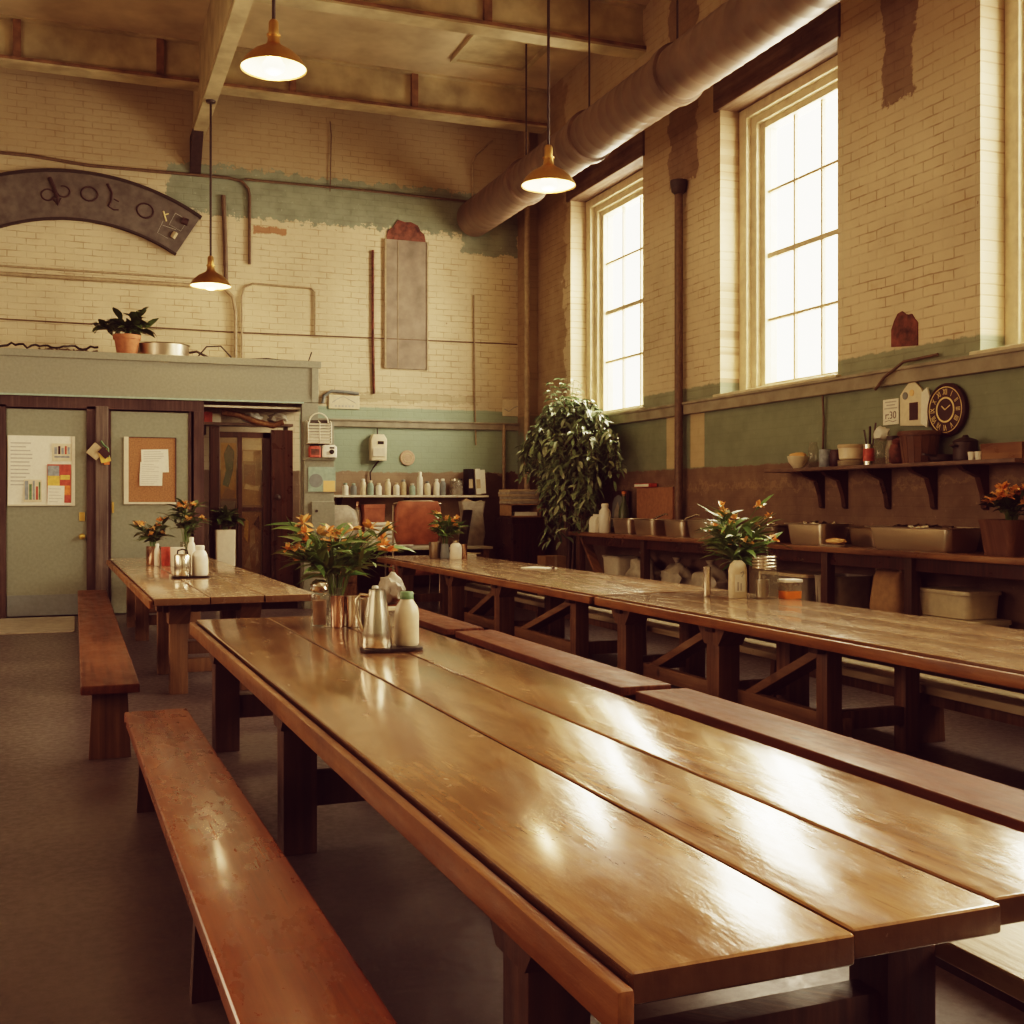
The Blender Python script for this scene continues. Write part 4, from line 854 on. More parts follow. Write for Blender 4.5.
t = thing('fan_light', 'cream oblong sign with dark hooded top above the back chair rail', 'sign', (4.02, YB, 3.04)); B().box((-.24, -.03, 0), (.26, 0, .22), .01).out('sign_plate', 'cream_plastic', t); b = B(); b.tube([(-.34, -.04, .08), (-.32, -.05, .2), (-.2, -.05, .28), (.05, -.05, .27), (.24, -.05, .25)], .025, 8); b.out('hood', 'slate', t, 60)
b = B(); b.tube([(-.18, -.033, .1), (-.1, -.033, .16), (0, -.033, .2), (.1, -.033, .15), (.2, -.033, .1)], .007, 5)
for i in range(6): b.box((-.14 + i * .055, -.033, .03), (-.11 + i * .055, -.0301, .06))
b.out('faded_print', 'ink_light', t)
t = thing('wall_sign', 'small square cream sign with a black curve near the back corner', 'sign', (6.9, YB, 3.0)); B().box((-.16, -.02, 0), (.14, 0, .28), .005).out('sign_plate', 'cream_plastic', t); B().tube([(-.13, -.022, .12), (-.05, -.022, .08), (.05, -.022, .15), (.12, -.022, .17)], .008, 5).out('faded_print', 'ink_light', t)
# desk, chair and office clutter
t = thing('office_desk', 'low cream topped desk against the back wall under the white shelf', 'desk', (4.9, 17.72, 0)); B().box((-1.35, -.42, .80), (1.35, .42, .84), .008).out('desk_top', 'white_paint', t)
dp = B().box((-1.3, -.38, 0), (-.85, .38, .8), .006).out('drawer_pedestal', 'counter', t)
for zz in (.08, .32, .56): B().box((-1.27, -.395, zz), (-.88, -.381, zz + .21), .003).box((-1.12, -.41, zz + .09), (-1.03, -.396, zz + .11)).out('drawer', 'counter', dp)
b = B(); b.box((1.2, -.38, 0), (1.3, .38, .8), .006); b.out('side_panel', 'counter', t); B().box((-.85, .3, .2), (1.2, .34, .8)).out('back_panel', 'dark_wood', t)
t = thing('office_chair', 'high backed russet leather chair at the desk behind the rear table', 'chair', (4.76, 16.72, 0))
B().loft([(.62, .10, .05, .92, 0, -.20), (.70, .14, .06, 1.05, 0, -.22), (.70, .14, .06, 1.45, 0, -.26), (.60, .10, .05, 1.56, 0, -.27)], seg=6).out('backrest', 'leather', t, 60)
B().loft([(.60, .56, .08, .46), (.64, .60, .08, .50), (.64, .60, .08, .56), (.58, .54, .08, .60)], seg=6).out('seat', 'leather', t, 60)
for s_ in (-1, 1):
    B().tube([(s_ * .36, -.20, 1.5), (s_ * .36, -.19, .95), (s_ * .36, -.20, .55), (s_ * .34, -.26, 0)], .018, 8).out('rear_leg', 'steel_dull', t, 60)
    B().tube([(s_ * .36, -.19, .80), (s_ * .37, .05, .82), (s_ * .36, .26, .76), (s_ * .34, .28, 0)], .018, 8).out('arm_leg', 'steel_dull', t, 60)
B().tube([(-.36, -.22, 1.52), (-.2, -.25, 1.56), (.2, -.25, 1.56), (.36, -.22, 1.52)], .016, 8).out('top_rail', 'steel_dull', t, 60)
for i, q in enumerate(('lowest', 'second lowest', 'third', 'fourth', 'second highest', 'topmost')):
    t = B().loft([(.70 - .02 * i, .42, .03, 0), (.72 - .02 * i, .44, .03, .02), (.72 - .02 * i, .44, .03, .05), (.70 - .02 * i, .42, .03, .063)]).out('folded_cloth', 'paper', None, 40); t.location = (4.55, 17.42, .842 + i * .065)
    tag(t, q + ' folded white cloth of the stack left of the leather chair', 'cloth', 'folded cloths on the desk')
t = thing('draped_machine', 'grey dust cover draped over a machine at the left of the desk', 'covered machine', (3.86, 17.85, .841)); B().loft([(.62, .42, .06, 0), (.60, .40, .08, .40), (.52, .34, .10, .58), (.30, .2, .08, .66)], seg=6).out('dust_cover', 'bag', t, 60); B().loft([(.64, .44, .06, 0), (.62, .42, .06, .05)]).out('hem', 'slate', t, 40)
shaker('small white bottle with copper cap at the left under the white back shelf', (4.228, 18.085, .842), .06, .72, 'white', 'copper', 'spray_bottle', 'bottle')
t = thing('red_box', 'faded red box under the white back shelf left of the leather chair', 'box', (4.46, 18.0, .842)); B().box((-.17, -.1, 0), (.17, .1, .66), .01).out('box_body', 'leather', t); B().box((-.175, -.105, .60), (.175, .105, .67), .008).out('lid', 'leather', t)
t = thing('laptop', 'black laptop standing open on the desk right of the leather chair', 'laptop', (5.62, 17.5, .841)); kb = B().box((-.26, -.2, 0), (.20, .16, .025), .006).out('keyboard_base', 'black', t); B().box((.16, -.2, .03), (.19, .18, .62), .006, Matrix.Rotation(.16, 4, 'Y')).out('screen', 'black', t); B().box((-.2, -.14, .026), (.1, .1, .03)).out('keys', 'iron', kb)
t = thing('paper_bag', 'crumpled grey paper sack on the desk beside the laptop', 'bag', (6.08, 17.86, .841)); B().loft([(.34, .26, .04, 0), (.40, .3, .06, .2), (.34, .26, .05, .5), (.42, .2, .03, .72)], seg=5).out('sack_body', 'bag', t, 50); B().prism([(-.2, .7), (.2, .68), (.16, .74), (.05, .71), (-.1, .76)], 'Y', -.05, .05).out('rolled_top', 'paper_tan', t)
t = thing('dark_cabinet', 'dark wooden cabinet in the back corner under the paper trays', 'cabinet', (6.76, 17.1, 0)); B().box((-.38, -.3, 0), (.18, .4, 1.28), .012).out('carcass', 'dark_wood', t); cd = B().box((-.37, -.318, .06), (-.11, -.3, 1.2), .005).out('cabinet_door', 'dark_wood', t); B().box((-.14, -.335, .66), (-.12, -.318, .74)).out('door_pull', 'iron', cd); cd = B().box((-.09, -.318, .06), (.17, -.3, 1.2), .005).out('cabinet_door', 'dark_wood', t); B().box((-.08, -.335, .66), (-.06, -.318, .74)).out('door_pull', 'iron', cd); b = B(); b.box((-.40, -.33, 1.28), (.2, .42, 1.31), .006); b.out('top', 'dark_wood', t)
t = thing('paper_tray', 'open brown paper tray on the dark cabinet in the back corner', 'tray', (6.64, 17.1, 1.311))
b = B(); b.box((-.26, -.25, 0), (.26, .25, .02)); b.box((-.26, -.25, .19), (.26, .25, .21)); b.box((-.26, -.25, 0), (-.24, .25, .2)); b.box((.24, -.25, 0), (.26, .25, .2)); b.box((-.24, .2, 0), (.24, .22, .2)); b.out('tray_body', 'cardboard', t)
t = B().box((-.18, -.23, 0), (.2, .19, .06), .004).out('paper_pile', 'paper'); t.location = (6.64, 17.1, 1.333); tag(t, 'white paper pile lying inside the brown paper tray', 'papers')
rnd = random.Random(12)
for i, q in enumerate(('lowest', 'second lowest', 'third', 'fourth', 'second highest', 'topmost')):
    dx = rnd.uniform(-.02, .02); t = B().box((-.27, -.25, 0), (.26, .25, .036), .006).out('newspaper', 'paper_tan' if i % 2 else 'bag', None, 40); t.location = (6.64 + dx, 17.1, 1.523 + i * .038)
    tag(t, q + ' folded newspaper of the stack on the brown paper tray', 'newspaper', 'newspapers on the paper tray')
t = thing('small_carton', 'small brown carton beside the dark cabinet in the back corner', 'carton', (6.72, 16.0, 0)); B().box((-.17, -.16, 0), (.17, .16, .74), .008).out('carton_body', 'cardboard', t); b = B(); b.box((-.02, -.162, .4), (.02, .162, .742)); b.out('tape', 'paper_tan', t)
# ficus in the corner
t = thing('weeping_fig', 'large weeping fig with glossy drooping leaves below the far window', 'plant', (6.78, 15.42, 0))
B().lathe([(.20, 0), (.22, .02), (.26, .42), (.28, .42), (.28, .48), (.25, .48), (.24, .42), (0, .42)], (0, 0, 0), 24).out('pot', 'dark_purple', t, 40)
rnd = random.Random(77); bt = B(); bl = B()
for k in range(4):
    bt.tube([(.04 * math.cos(k * 1.6), .04 * math.sin(k * 1.6), .4), (.05 * math.cos(k * 2.), .06 * math.sin(k * 2.), 1.2), (.1 * math.cos(k * 2.4), .14 * math.sin(k * 2.4), 2.1)], [.035, .03, .02], 7)
def inside(p): return p.x < .40
for k in range(250):
    a = rnd.uniform(0, 2 * PI); el = rnd.uniform(-.75, 1.45) if k < 190 else rnd.uniform(-1.2, -.2)
    cz = 2.35; R = (.52, 1.30, .70)
    nar = 1. if el > -.1 else .62
    e = V((nar * R[0] * math.cos(a) * math.cos(el) * rnd.uniform(.75, 1.05) - .06, nar * R[1] * math.sin(a) * math.cos(el) * rnd.uniform(.75, 1.05) - .1, cz + R[2] * math.sin(el) * rnd.uniform(.8, 1.05)))
    e.x = min(e.x, .26)
    st = V((e.x * .3, e.y * .3, min(2.2, cz + (e.z - cz) * .5 + .1)))
    mid = (st + e) * .5 + V((0, 0, .14)); dr = rnd.uniform(.15, .55) if el > -.5 else rnd.uniform(.35, .95)
    tip = e + V((e.x * .08, e.y * .08, -dr)); tip.x = min(tip.x, .27)
    bt.tube([st, mid, e, tip], [.008, .006, .004, .002], 4)
    for j in range(17):
        u = j / 16
        q = mid.lerp(e, u * 2) if u < .5 else e.lerp(tip, u * 2 - 1)
        aa = rnd.uniform(0, 2 * PI); d = V((math.cos(aa) * .8, math.sin(aa) * .8, rnd.uniform(-1.1, .25)))
        if q.x > .16 and d.x > 0: d.x = -d.x
        bl.leaf(q, d, rnd.uniform(.12, .21), rnd.uniform(.04, .065), 1.2, rnd, 3, .3)
for k in range(12):
    a = rnd.uniform(0, 6.28); q = V((.1 * math.cos(a) - .05, .3 * math.sin(a) + .15, 2.95)); p2 = q + V((.05 * math.cos(a), .12 * math.sin(a), rnd.uniform(.15, .4)))
    bt.tube([q - V((0, 0, .5)), q, p2], [.006, .005, .002], 4)
    for j in range(7): bl.leaf(q.lerp(p2, j / 6), (math.cos(a + j * 2), math.sin(a + j * 2), .1), .15, .04, 1.0, rnd, 3, .3)
bt.out('branches', 'leg_dark', t, 60); bl.out('foliage', 'ficus', t, 60)

# ================================================================== right-hand counter
ZK = 1.131
t = thing('serving_counter', 'long wooden serving counter along the right wall under the windows', 'counter', (6.6, 3.4, 0))
B().box((0, 0, 1.075), (.585, 11.7, 1.13), .010).out('countertop', 'counter', t, 35)
for (y0, y1) in ((.3, 11.4),): B().box((.06, y0, .96), (.10, y1, 1.075), .004).out('apron', 'dark_wood', t)
B().box((.06, .2, .33), (.56, 11.5, .36), .004).out('lower_shelf', 'dark_wood', t)
for y in (.4, 2.3, 4.55, 5.72, 7.2, 9.45, 11.4): B().box((.02, y - .05, 0), (.11, y + .05, 1.075), .006).out('leg', 'leg_dark', t, 35)
B().bar((.09, 10.75, .45), (.09, 11.35, 1.05), .05, .12, (1, 0, 0), .006).out('brace', 'leg', t, 35)
def pan(label, x, y, w, l, h, food='food', lid=None, mat='pan_steel', seed=1):
    t = thing('serving_pan', label, 'pan', (x, y, ZK), 0, 'steel serving pans')
    B().loft([(w * .80, l * .86, .05, 0), (w * .84, l * .90, .06, .02), (w * .96, l * .97, .06, h - .014), (w * 1.08, l * 1.06, .06, h - .012), (w * 1.10, l * 1.075, .06, h - .003), (w * 1.08, l * 1.06, .06, h), (w * .92, l * .95, .05, h), (w * .90, l * .93, .05, h - .06)], seg=5).out('pan_body', mat, t, 35)
    r = random.Random(seed)
    if lid == 'foil':
        b = B()
        for k in range(7): b.blob(((r.random() - .5) * w * .55, (r.random() - .5) * l * .7, h - .03), (w * .16, l * .10, .045), r, .25, 2)
        b.out('crumpled_foil', 'foil', t, 40)
    elif lid == 'flat':
        B().loft([(w * .96, l * .98, .05, h), (w * .98, l, .05, h + .012), (w * .7, l * .8, .05, h + .03)], seg=5).out('lid', 'steel_dull', t, 40); B().tube([(-.05, 0, h + .03), (-.04, 0, h + .06), (.04, 0, h + .06), (.05, 0, h + .03)], .008, 6).out('lid_handle', 'black', t, 60)
    if lid == 'ladle': B().tube([(-.02, .05, h - .05), (.02, -.05, h + .02), (.05, -.25, h + .07), (.05, -.3, h + .06)], .012, 8).out('ladle', 'steel', t, 60)
    B().loft([(w * .86, l * .9, .05, h - .065), (w * .80, l * .85, .05, h - .045)], seg=5).out('food', food, t, 40)
pan('farthest steel serving pan on the counter, next to the paper cups', 6.87, 13.68, .32, .52, .20)
pan('second steel pan from the far end, with a ladle, below the brown board', 6.87, 13.04, .32, .56, .20, lid='ladle')
pan('third steel pan from the far end of the counter, with a ladle', 6.87, 12.26, .32, .50, .20, lid='ladle')
pan('fourth steel pan from the far end, just left of the jar table bouquet', 6.87, 11.60, .36, .62, .21)
pan('dark low steel pan seen right of the jar table bouquet', 6.90, 10.42, .36, .62, .18, lid='foil', mat='steel_dull')
pan('steel pan in the middle of the counter before the two dark pans', 6.86, 9.55, .36, .62, .21, lid='foil', seed=4)
pan('dark steel pan left of the long roasting pan', 7.0, 8.88, .30, .44, .18, mat='steel_dull', seed=5)
pan('long steel roasting pan with foil at the right end of the counter', 6.88, 8.05, .40, 1.06, .205, lid='foil', seed=9)
shaker('tall white paper cup stack at the far end of the counter', (6.76, 14.22, ZK), .085, .40, 'white', 'white', 'cup_stack', 'cups')
t = thing('white_carton', 'short white carton at the far end of the counter by the fig leaves', 'carton', (6.76, 14.46, ZK)); B().loft([(.18, .2, .02, 0), (.18, .2, .02, .16), (.12, .2, .02, .22)]).out('carton_body', 'paper', t, 40); B().box((-.02, -.1, .2), (.02, .1, .25)).out('fold', 'white', t)
t = thing('framed_picture', 'small arched picture in a dark frame leaning behind the farthest pan', 'picture', (7.10, 14.5, ZK), 0, None, (0, .06, 0)); B().box((-.02, -.25, 0), (.02, .25, .58), .006).out('frame', 'frame_dark', t); B().prism([(-.18, .06), (.18, .06), (.18, .40), (.13, .48), (0, .52), (-.13, .48), (-.18, .40)], 'X', -.03, -.02).out('arched_picture', 'slate', t); B().prism([(-.12, .08), (.12, .08), (.08, .3), (0, .42), (-.06, .3)], 'X', -.034, -.031).out('pale_figure', 'bag', t)
t = thing('dark_bottle', 'dark green bottle between the small picture and brown board', 'bottle', (7.0, 14.12, ZK)); B().lathe([(.07, 0), (.075, .01), (.075, .3), (.03, .42), (.028, .5), (.034, .5), (.034, .53), (0, .53)], (0, 0, 0), 18).out('bottle_body', 'leaf_dark', t, 40); B().lathe([(.034, .5), (.034, .56), (0, .57)], (0, 0, 0), 14).out('cap', 'orange', t, 40)
t = thing('red_book', 'red book lying on top of the brown board leaning on the wall', 'book', (7.12, 13.72, ZK + .615), 0, None); B().box((-.06, -.22, 0), (.06, .2, .05), .004).out('cover', 'red', t); B().box((-.062, -.2, .008), (.05, .205, .042)).out('pages', 'paper', t)
t = thing('brown_board', 'plain brown rectangular board standing against the right wall behind pans', 'board', (7.14, 13.45, ZK)); B().box((-.035, -.5, 0), (.035, .5, .61), .008).out('board_panel', 'brown_board', t); B().box((-.04, -.5, .0), (.04, .5, .03), .003).out('base_strip', 'counter', t)
t = thing('cutting_board', 'pale sheet of wrapped bread lying flat before the long roasting pan', 'bread tray', (6.685, 9.02, ZK)); B().loft([(.14, .30, .04, 0), (.155, .32, .04, .02)]).out('tray', 'bag', t, 40); B().blob((0, 0, .05), (.06, .13, .03), random.Random(2), .1).out('loaf', 'petal_pale', t, 60)
t = thing('potted_flowers', 'brown pot of orange flowers at the right end of the counter', 'flowers', (6.88, 7.06, ZK)); B().loft([(.30, .30, .05, 0), (.36, .36, .06, .24), (.38, .38, .06, .28), (.34, .34, .06, .28), (.32, .32, .06, .2)], seg=5).out('pot', 'stave', t, 40)
bouquet(t, .25, .24, .27, 110, 34, 91, leaf='leaf_dark', pale=.25, lw=.05, ll=.13, down=1.4)
# under the counter
ZS = .361
def bag(label, y, r, seed, mat='bag', x=6.95):
    t = thing('plastic_sack', label, 'sack', (x, y, ZS), 0, 'sacks under the counter'); B().blob((0, 0, r[2] * .92), r, random.Random(seed), .16).out('sack_body', mat, t, 60); B().lathe([(.05, 0), (.02, .05), (.06, .12), (.0, .12)], (0, 0, r[2] * 1.75), 10).out('tied_neck', mat, t, 60)
t = thing('white_bin', 'white plastic bin under the far end of the counter', 'bin', (6.93, 14.1, ZS)); B().loft([(.28, .40, .04, 0), (.32, .46, .05, .42), (.34, .48, .05, .44), (.30, .44, .05, .44), (.28, .4, .04, .1)]).out('bin_body', 'white_paint', t, 40); B().loft([(.35, .49, .05, .44), (.35, .49, .05, .46)]).out('rim', 'bag', t)
bag('big grey plastic sack under the counter beside the white bin', 13.45, (.18, .36, .24), 21)
bag('second grey sack under the counter, next to the sack by the white bin', 12.55, (.18, .30, .22), 22)
bag('third grey sack under the counter, just left of the jar table bouquet', 11.75, (.18, .32, .22), 23)
t = thing('storage_tote', 'clear plastic tote with bottles under the counter right of the bouquet', 'tote', (6.95, 9.98, ZS)); B().loft([(.40, .74, .05, 0), (.44, .82, .05, .42), (.46, .84, .05, .44)], cap1=False).out('tote_body', 'tote', t, 40); B().loft([(.47, .86, .05, .44), (.47, .86, .05, .47)]).out('lid', 'paper_tan', t, 40)
for i in range(3):
    sb = B().lathe([(.06, 0), (.06, .24), (.025, .3), (.025, .36), (0, .36)], (0, 0, 0), 14).out('stored_bottle', 'slate' if i % 2 else 'bag', None, 40); sb.location = (6.89, 9.76 + i * .2, ZS + .012)
    tag(sb, ('grey bottle nearest the camera inside the clear plastic tote', 'dark slate bottle inside the clear plastic tote', 'grey bottle farthest back inside the clear plastic tote')[i], 'bottle', 'bottles in the clear tote')
B().box((-.22, .38, .0), (-.18, .42, .44)).out('corner_post', 'paper_tan', t)
t = thing('plastic_crate', 'dark ribbed plastic crate under the counter by the second near leg', 'crate', (6.95, 9.30 - .02, ZS)); B().loft([(.36, .36, .04, 0), (.40, .40, .05, .46), (.42, .42, .05, .48), (.38, .38, .05, .48), (.34, .34, .04, .1)]).out('crate_body', 'bag', t, 40); b = B()
for i in range(6): b.box((-.20, -.15 + i * .055, .04), (-.185, -.13 + i * .055, .44))
b.out('ribs', 'bag', t)
t = thing('flour_sack', 'tall brown paper sack under the counter near the cream tubs', 'sack', (6.96, 8.50, ZS)); B().loft([(.3, .36, .06, 0), (.36, .42, .08, .25), (.30, .36, .06, .5), (.2, .34, .03, .58)], seg=5).out('sack_body', 'cardboard', t, 60); B().box((-.1, -.18, .56), (.1, .18, .60), .008).out('folded_top', 'paper_tan', t)
for k, (y, z, w, lab) in enumerate(((7.70, ZS + .232, .62, 'upper cream plastic tub of the stack under the counter'), (7.62, ZS, .68, 'lower cream plastic tub of the stack under the counter'))):
    t = thing('food_tub', lab, 'tub', (6.94, y, z), 0, 'cream tubs under the counter'); B().loft([(.34, w * .9, .05, 0), (.37, w * .96, .06, .19)], seg=5).out('tub_body', 'cream_plastic', t, 40); B().loft([(.39, w, .06, .19), (.40, w * 1.01, .06, .20), (.39, w, .06, .225)], seg=5).out('tub_lid', 'cream_plastic', t, 40)

# ================================================================== right wall shelf and wall things
t = thing('bracket_shelf', 'dark bracketed wall shelf over the counter below the round clock', 'shelf', (XR, 7.0, 1.86)); B().box((-.34, 0, 0), (0, 3.5, .035), .006).out('shelf_board', 'shelf', t, 35)
for yy in (9.93, 9.55, 8.90, 8.28, 7.66):
    b = B(); b.prism([(0, 0), (-.30, 0), (-.26, -.04), (-.10, -.10), (-.05, -.24), (-.03, -.36), (0, -.38)], 'Y', yy - 7.0 - .03, yy - 7.0 + .03); b.out('bracket', 'dark_wood', t)
ZH = 1.896; XS = 7.03
t = thing('bowl', 'cream round bowl at the far end of the bracketed wall shelf', 'bowl', (XS, 10.12, ZH)); B().lathe([(.05, 0), (.055, .012), (.10, .07), (.115, .13), (.108, .13), (.09, .07), (0, .025)], (0, 0, 0), 24).out('bowl_body', 'cream_plastic', t, 60); B().blob((0, 0, .13), (.09, .09, .04), random.Random(8), .15, 2).out('contents', 'petal_pale', t, 60)
glass_jar('glass_bottle', 'clear slim glass bottle beside the cream bowl on the wall shelf', (XS, 9.86, ZH), .05, .26, None, 'glass', 'bottle')
t = B().lathe([(.055, 0), (.062, .01), (.062, .17), (.055, .18), (0, .18)], (0, 0, 0), 20).out('blue_grey_canister', 'blue', None, 40); t.location = (XS, 9.66, ZH); tag(t, 'small blue grey canister on the wall shelf', 'canister')
t = B().lathe([(.06, 0), (.068, .01), (.068, .15), (.06, .17), (0, .17)], (0, 0, 0), 20).out('dark_canister', 'dark_purple', None, 40); t.location = (XS + .02, 9.50, ZH); tag(t, 'small plum dark canister right of the blue grey one', 'canister')
for i, q in enumerate(('lowest', 'second lowest', 'second highest', 'topmost')):
    t = B().lathe([(.08, 0), (.135, .009), (.135, .0125), (.08, .0115), (0, .0115)], (0, 0, 0), 24).out('plate', 'cream_plastic', None, 60); t.location = (XS, 9.24, ZH + i * .0135)
    tag(t, q + ' cream plate of the stack under the round cream tub', 'plate', 'cream plates on the wall shelf')
t = thing('cream_tub', 'round cream tub sitting on the plates of the wall shelf', 'tub', (XS, 9.24, ZH + .064)); B().lathe([(.11, 0), (.12, .01), (.125, .11), (.13, .11), (.13, .145), (0, .15)], (0, 0, 0), 26).out('tub_body', 'cream_plastic', t, 40); B().lathe([(.132, .11), (.134, .115), (.134, .14), (.13, .145)], (0, 0, 0), 26, cap=False).out('lid_band', 'paper_tan', t, 40)
t = thing('utensil_tin', 'red labelled tin with dark spatula handles on the wall shelf', 'tin', (XS, 8.98, ZH)); B().lathe([(.055, 0), (.055, .20), (.05, .20), (.05, .02), (0, .02)], (0, 0, 0), 20).out('tin_body', 'steel', t, 40); B().lathe([(.0562, .04), (.0565, .16)], (0, 0, 0), 20, cap=False).out('tin_label', 'red', t, 40)
for k in range(3): B().bar((.01 * k, -.02 + .02 * k, .03), (.03 - .02 * k, -.06 + .06 * k, .40 - .03 * k), .018, .012).out('utensil', 'dark_wood', t)
glass_jar('glass_jar', 'left clear glass jar on the wall shelf, stuffed with white cloth', (XS, 8.80, ZH), .07, .24)
b = B().blob((0, 0, .29), (.07, .07, .07), random.Random(31), .2, 2).out('stuffing', 'bag_white', bpy.data.objects['glass_jar'], 60)
t = glass_jar('glass_jar', 'right grey glass jar on the wall shelf next to the basket', (XS, 8.64, ZH), .065, .22, None, 'tote'); B().lathe([(.055, .22), (.055, .26), (0, .26)], (0, 0, 0), 16).out('jar_lid', 'iron', t, 40)
t = thing('ceramic_jar', 'small round shouldered brown ceramic jar left of the basket', 'jar', (6.97, 8.50, ZH)); B().lathe([(.05, 0), (.075, .02), (.08, .12), (.06, .17), (.045, .18), (.055, .20), (0, .21)], (0, 0, 0), 22).out('jar_body', 'rust', t, 50); B().lathe([(.045, .20), (.05, .215), (.02, .23), (0, .24)], (0, 0, 0), 18).out('lid', 'rust', t, 50)
t = thing('wooden_tub', 'wide wooden stave tub with a rim on the wall shelf under the hanging board', 'tub', (7.0, 8.25, ZH)); b = B()
for k in range(16):
    a = 2 * PI * k / 16; b.prism([(-.026, 0), (.026, 0), (.033, .26), (-.033, .26)], 'Y', -.008, .008)
    vs = b.bm.verts[:][-8:]; 
    for v in vs: v.co = Matrix.Rotation(a + PI / 2, 4, 'Z') @ (v.co + V((0, -(.135 + .03 * v.co.z / .26), 0)))
b.out('staves', 'stave', t); B().lathe([(.15, .235), (.185, .24), (.19, .265), (.18, .28), (0, .285)], (0, 0, 0), 28).out('lid', 'stave', t, 50); B().lathe([(.13, .0), (.13, .02), (0, .02)], (0, 0, 0), 20).out('base', 'leather', t)
t = thing('skillet', 'black skillet lying tilted on the wall shelf right of the wooden tub', 'skillet', (6.99, 7.945, ZH)); B().lathe([(.08, 0), (.10, .01), (.115, .06), (.108, .06), (.09, .015), (0, .015)], (0, 0, 0), 24).out('skillet_pan', 'iron', t, 40); B().bar((-.09, -.02, .05), (-.26, -.06, .06), .03, .015).out('handle', 'iron', t)
t = thing('black_pot', 'black lidded pot between the skillet and the small white cups', 'pot', (7.03, 7.72, ZH)); B().lathe([(.09, 0), (.10, .01), (.10, .16), (.105, .165), (.09, .18), (.03, .20), (.02, .22), (0, .22)], (0, 0, 0), 24).out('pot_body', 'iron', t, 40); B().tube([(-.1, -.02, .12), (-.14, -.02, .13), (-.14, .02, .13), (-.1, .02, .12)], .01, 6).out('handle', 'iron', t, 60)
for k in range(2):
    t = B().lathe([(.025, 0), (.032, .07), (.028, .07), (.022, .01), (0, .01)], (0, 0, 0), 18).out('small_cup', 'white', None, 40); t.location = (6.95, 7.56 - k * .08, ZH); tag(t, ('small white cup right of the black pot', 'small white cup nearest the wooden box on the wall shelf')[k], 'cup', 'small white cups on the wall shelf')
t = thing('wooden_box', 'long open wooden box at the near end of the wall shelf', 'box', (7.05, 7.24, ZH)); b = B(); b.box((-.1, -.22, 0), (.1, .22, .02)); b.box((-.1, -.22, .02), (-.085, .22, .13)); b.box((.085, -.22, .02), (.1, .22, .13)); b.box((-.085, .205, .02), (.085, .22, .13)); b.box((-.085, -.22, .02), (.085, -.205, .13)); b.out('box_body', 'counter', t); B().box((-.08, -.2, .02), (.08, .2, .09)).out('contents', 'iron', t)
# clock
RX = (0, -PI / 2, 0)
t = thing('wall_clock', 'round dark wall clock with gold roman numerals on the teal wall', 'clock', (XR, 8.09, 2.36), 0, None, RX)
B().lathe([(0, 0), (.225, 0), (.235, .015), (.235, .05), (.215, .065), (.205, .055), (0, .055)], (0, 0, 0), 44).out('case', 'dark_purple', t, 40)
B().lathe([(.098, .056), (.100, .060), (.112, .060), (.114, .056)], (0, 0, 0), 40, cap=False).out('inner_ring', 'gold', t, 40)
B().lathe([(.196, .056), (.198, .059), (.203, .059), (.205, .056)], (0, 0, 0), 40, cap=False).out('outer_ring', 'gold', t, 40)
RN = ['XII', 'I', 'II', 'III', 'IIII', 'V', 'VI', 'VII', 'VIII', 'IX', 'X', 'XI']
# the dial faces -X: local +Z is the room side, local X is up, viewer's right is -Y
for k in range(12):
    a = 2 * PI * k / 12
    mtx = Matrix.Translation((.155 * math.cos(a), -.155 * math.sin(a), .058)) @ Matrix.Rotation(-a - PI / 2, 4, 'Z') @ Matrix.Diagonal((.62, 1, 1, 1))
    text(RN[k], .075, 'numeral', 'gold', t, mtx)
for (a, L, w) in ((math.radians(310), .055, .010), (math.radians(60), .075, .008)):
    B().bar((0, 0, .060), (L * math.cos(a), -L * math.sin(a), .060), w, .003, (0, 0, 1)).out('hand', 'gold', t)
# paper notice and the house-shaped hanging board
t = thing('paper_notice', 'small white printed notice on the teal wall left of the hanging board', 'notice', (XR - .002, 8.87, 2.40)); B().box((-.006, -.11, -.12), (0, .11, .12)).out('sheet', 'paper', t)
b = B()
for i, w in enumerate((.08, .06, .09)): b.box((-.008, -w, .10 - i * .03), (-.0061, w, .088 - i * .03))
b.out('printed_lines', 'ink_light', t)
R9 = Matrix(((0, 0, -1, 0), (-1, 0, 0, 0), (0, 1, 0, 0), (0, 0, 0, 1)))
text('r:30', .10, 'lettering', 'ink', t, Matrix.Translation((-.0075, 0, -.035)) @ R9)
b = B(); b.tube([(-.007, .08, -.09), (-.007, .02, -.08), (-.007, -.03, -.095), (-.007, -.08, -.085)], .003, 4); b.out('scribble', 'ink', t)
t = thing('hanging_board', 'cream house shaped hanging board with a dark panel beside the clock', 'board', (XR - .01, 8.55, 2.24))
B().prism([(-.15, 0), (.16, .02), (.16, .30), (.10, .36), (.05, .40), (.03, .45), (-.02, .45), (-.05, .40), (-.12, .34), (-.15, .28)], 'X', -.02, 0).out('board_body', 'cream_plastic', t)
B().prism([(-.22, -.02), (-.14, .02), (-.15, .30), (-.22, .34), (-.25, .26)], 'X', -.04, -.022).out('side_flap', 'paper', t)
B().prism([(-.08, .06), (.03, .06), (.03, .22), (-.08, .22)], 'X', -.026, -.0205).out('dark_panel', 'dark_purple', t); B().lathe([(0, 0), (.035, 0), (.035, .005), (0, .005)], (-.0205, .09, .29), 16, Matrix.Rotation(-PI / 2, 4, 'Y')).out('grey_spot', 'slate', t); B().lathe([(0, 0), (.03, 0), (.03, .005), (0, .005)], (-.0205, .0, .31), 16, Matrix.Rotation(-PI / 2, 4, 'Y')).out('peach_spot', 'petal_pale', t)
B().tube([(-.02, .0, .45), (-.02, .005, .50)], .012, 6).out('loop', 'petal_pale', t)
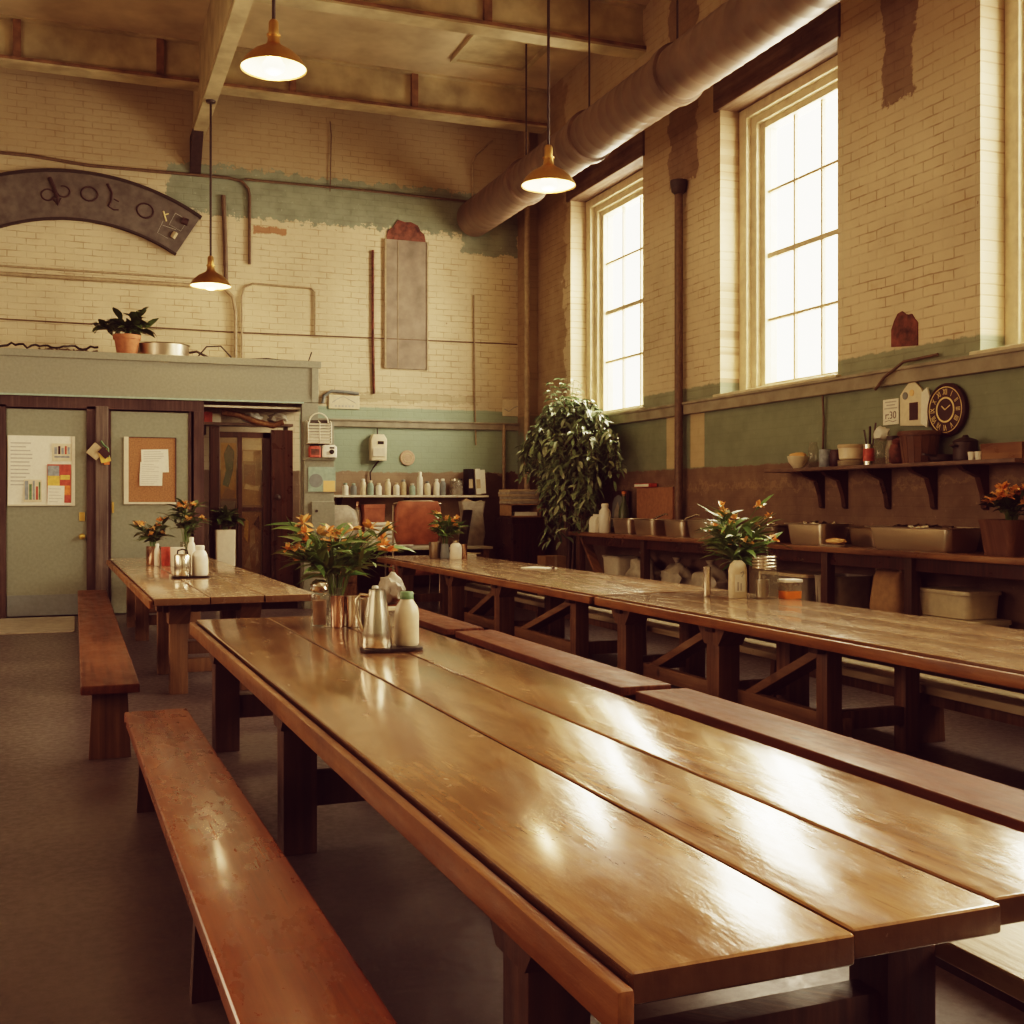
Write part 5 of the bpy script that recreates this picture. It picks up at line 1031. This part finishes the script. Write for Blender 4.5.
# ================================================================== outside, light, camera
B().box((XR + .6, -40, -.3), (80, 60, -.1)).out('outside_ground', 'asphalt', kind='structure')
w = bpy.data.worlds.new('overcast_sky'); SC.world = w; w.use_nodes = True
bg = w.node_tree.nodes['Background']; bg.inputs[0].default_value = (1., .955, .82, 1); bg.inputs[1].default_value = 9.0
def area(name, loc, rot, sx, sy, e, col=(1., .94, .80)):
    l = bpy.data.lights.new(name, 'AREA'); l.shape = 'RECTANGLE'; l.size = sx; l.size_y = sy; l.energy = e; l.color = col
    o = bpy.data.objects.new(name, l); COL.objects.link(o); o.location = loc; o.rotation_euler = rot; return o
for k, (a, c) in enumerate(WIN):
    area('window_sky_light', (XR + 1.0, (a + c) / 2, (Z0 + Z1) / 2 + .35), (0, math.radians(80), 0), 3.8, 2.6, 1250)
l = bpy.data.lights.new('room_fill', 'AREA'); 
area('rear_fill_light', (1.5, -1.5, 7.2), (math.radians(25), 0, 0), 4, 3, 60, (1., .82, .58))  # unseen fill light added high behind the camera, no fixture there
area('left_fill_light', (-4.2, 3.0, 2.9), (0, math.radians(-84), 0), 2.4, 5, 70, (1., .80, .58))  # unseen fill light added along the left wall to brighten the right side
area('left_fill_light', (-4.2, 10.5, 2.9), (0, math.radians(-84), 0), 2.4, 5, 230, (1., .80, .58))  # second added fill on the left, stronger, for the far half
cam = bpy.data.cameras.new('camera'); co = bpy.data.objects.new('camera', cam); COL.objects.link(co)
th = math.atan(437 / 1150)
co.location = (0, 0, 1.55); co.rotation_euler = (PI / 2, 0, -th)
cam.sensor_width = 36; cam.lens = 36 * 1150 / 1024; cam.shift_y = -10 / 1024; cam.clip_end = 300; cam.clip_start = .05
SC.camera = co
SC.cycles.max_bounces = 10; SC.cycles.diffuse_bounces = 5; SC.cycles.glossy_bounces = 4; SC.cycles.transparent_max_bounces = 16; SC.cycles.transmission_bounces = 4
SC.cycles.sample_clamp_indirect = 6; SC.cycles.caustics_reflective = False; SC.cycles.caustics_refractive = False
SC.cycles.use_denoising = True
vs = SC.view_settings; vs.view_transform = 'Filmic'; vs.look = 'High Contrast'; vs.exposure = -0.30; vs.gamma = 1.0
vs.use_curve_mapping = True
cm = vs.curve_mapping; cm.white_level = (.91, 1.03, 1.13); cm.black_level = (-.013, -.0025, -.008); cm.update()
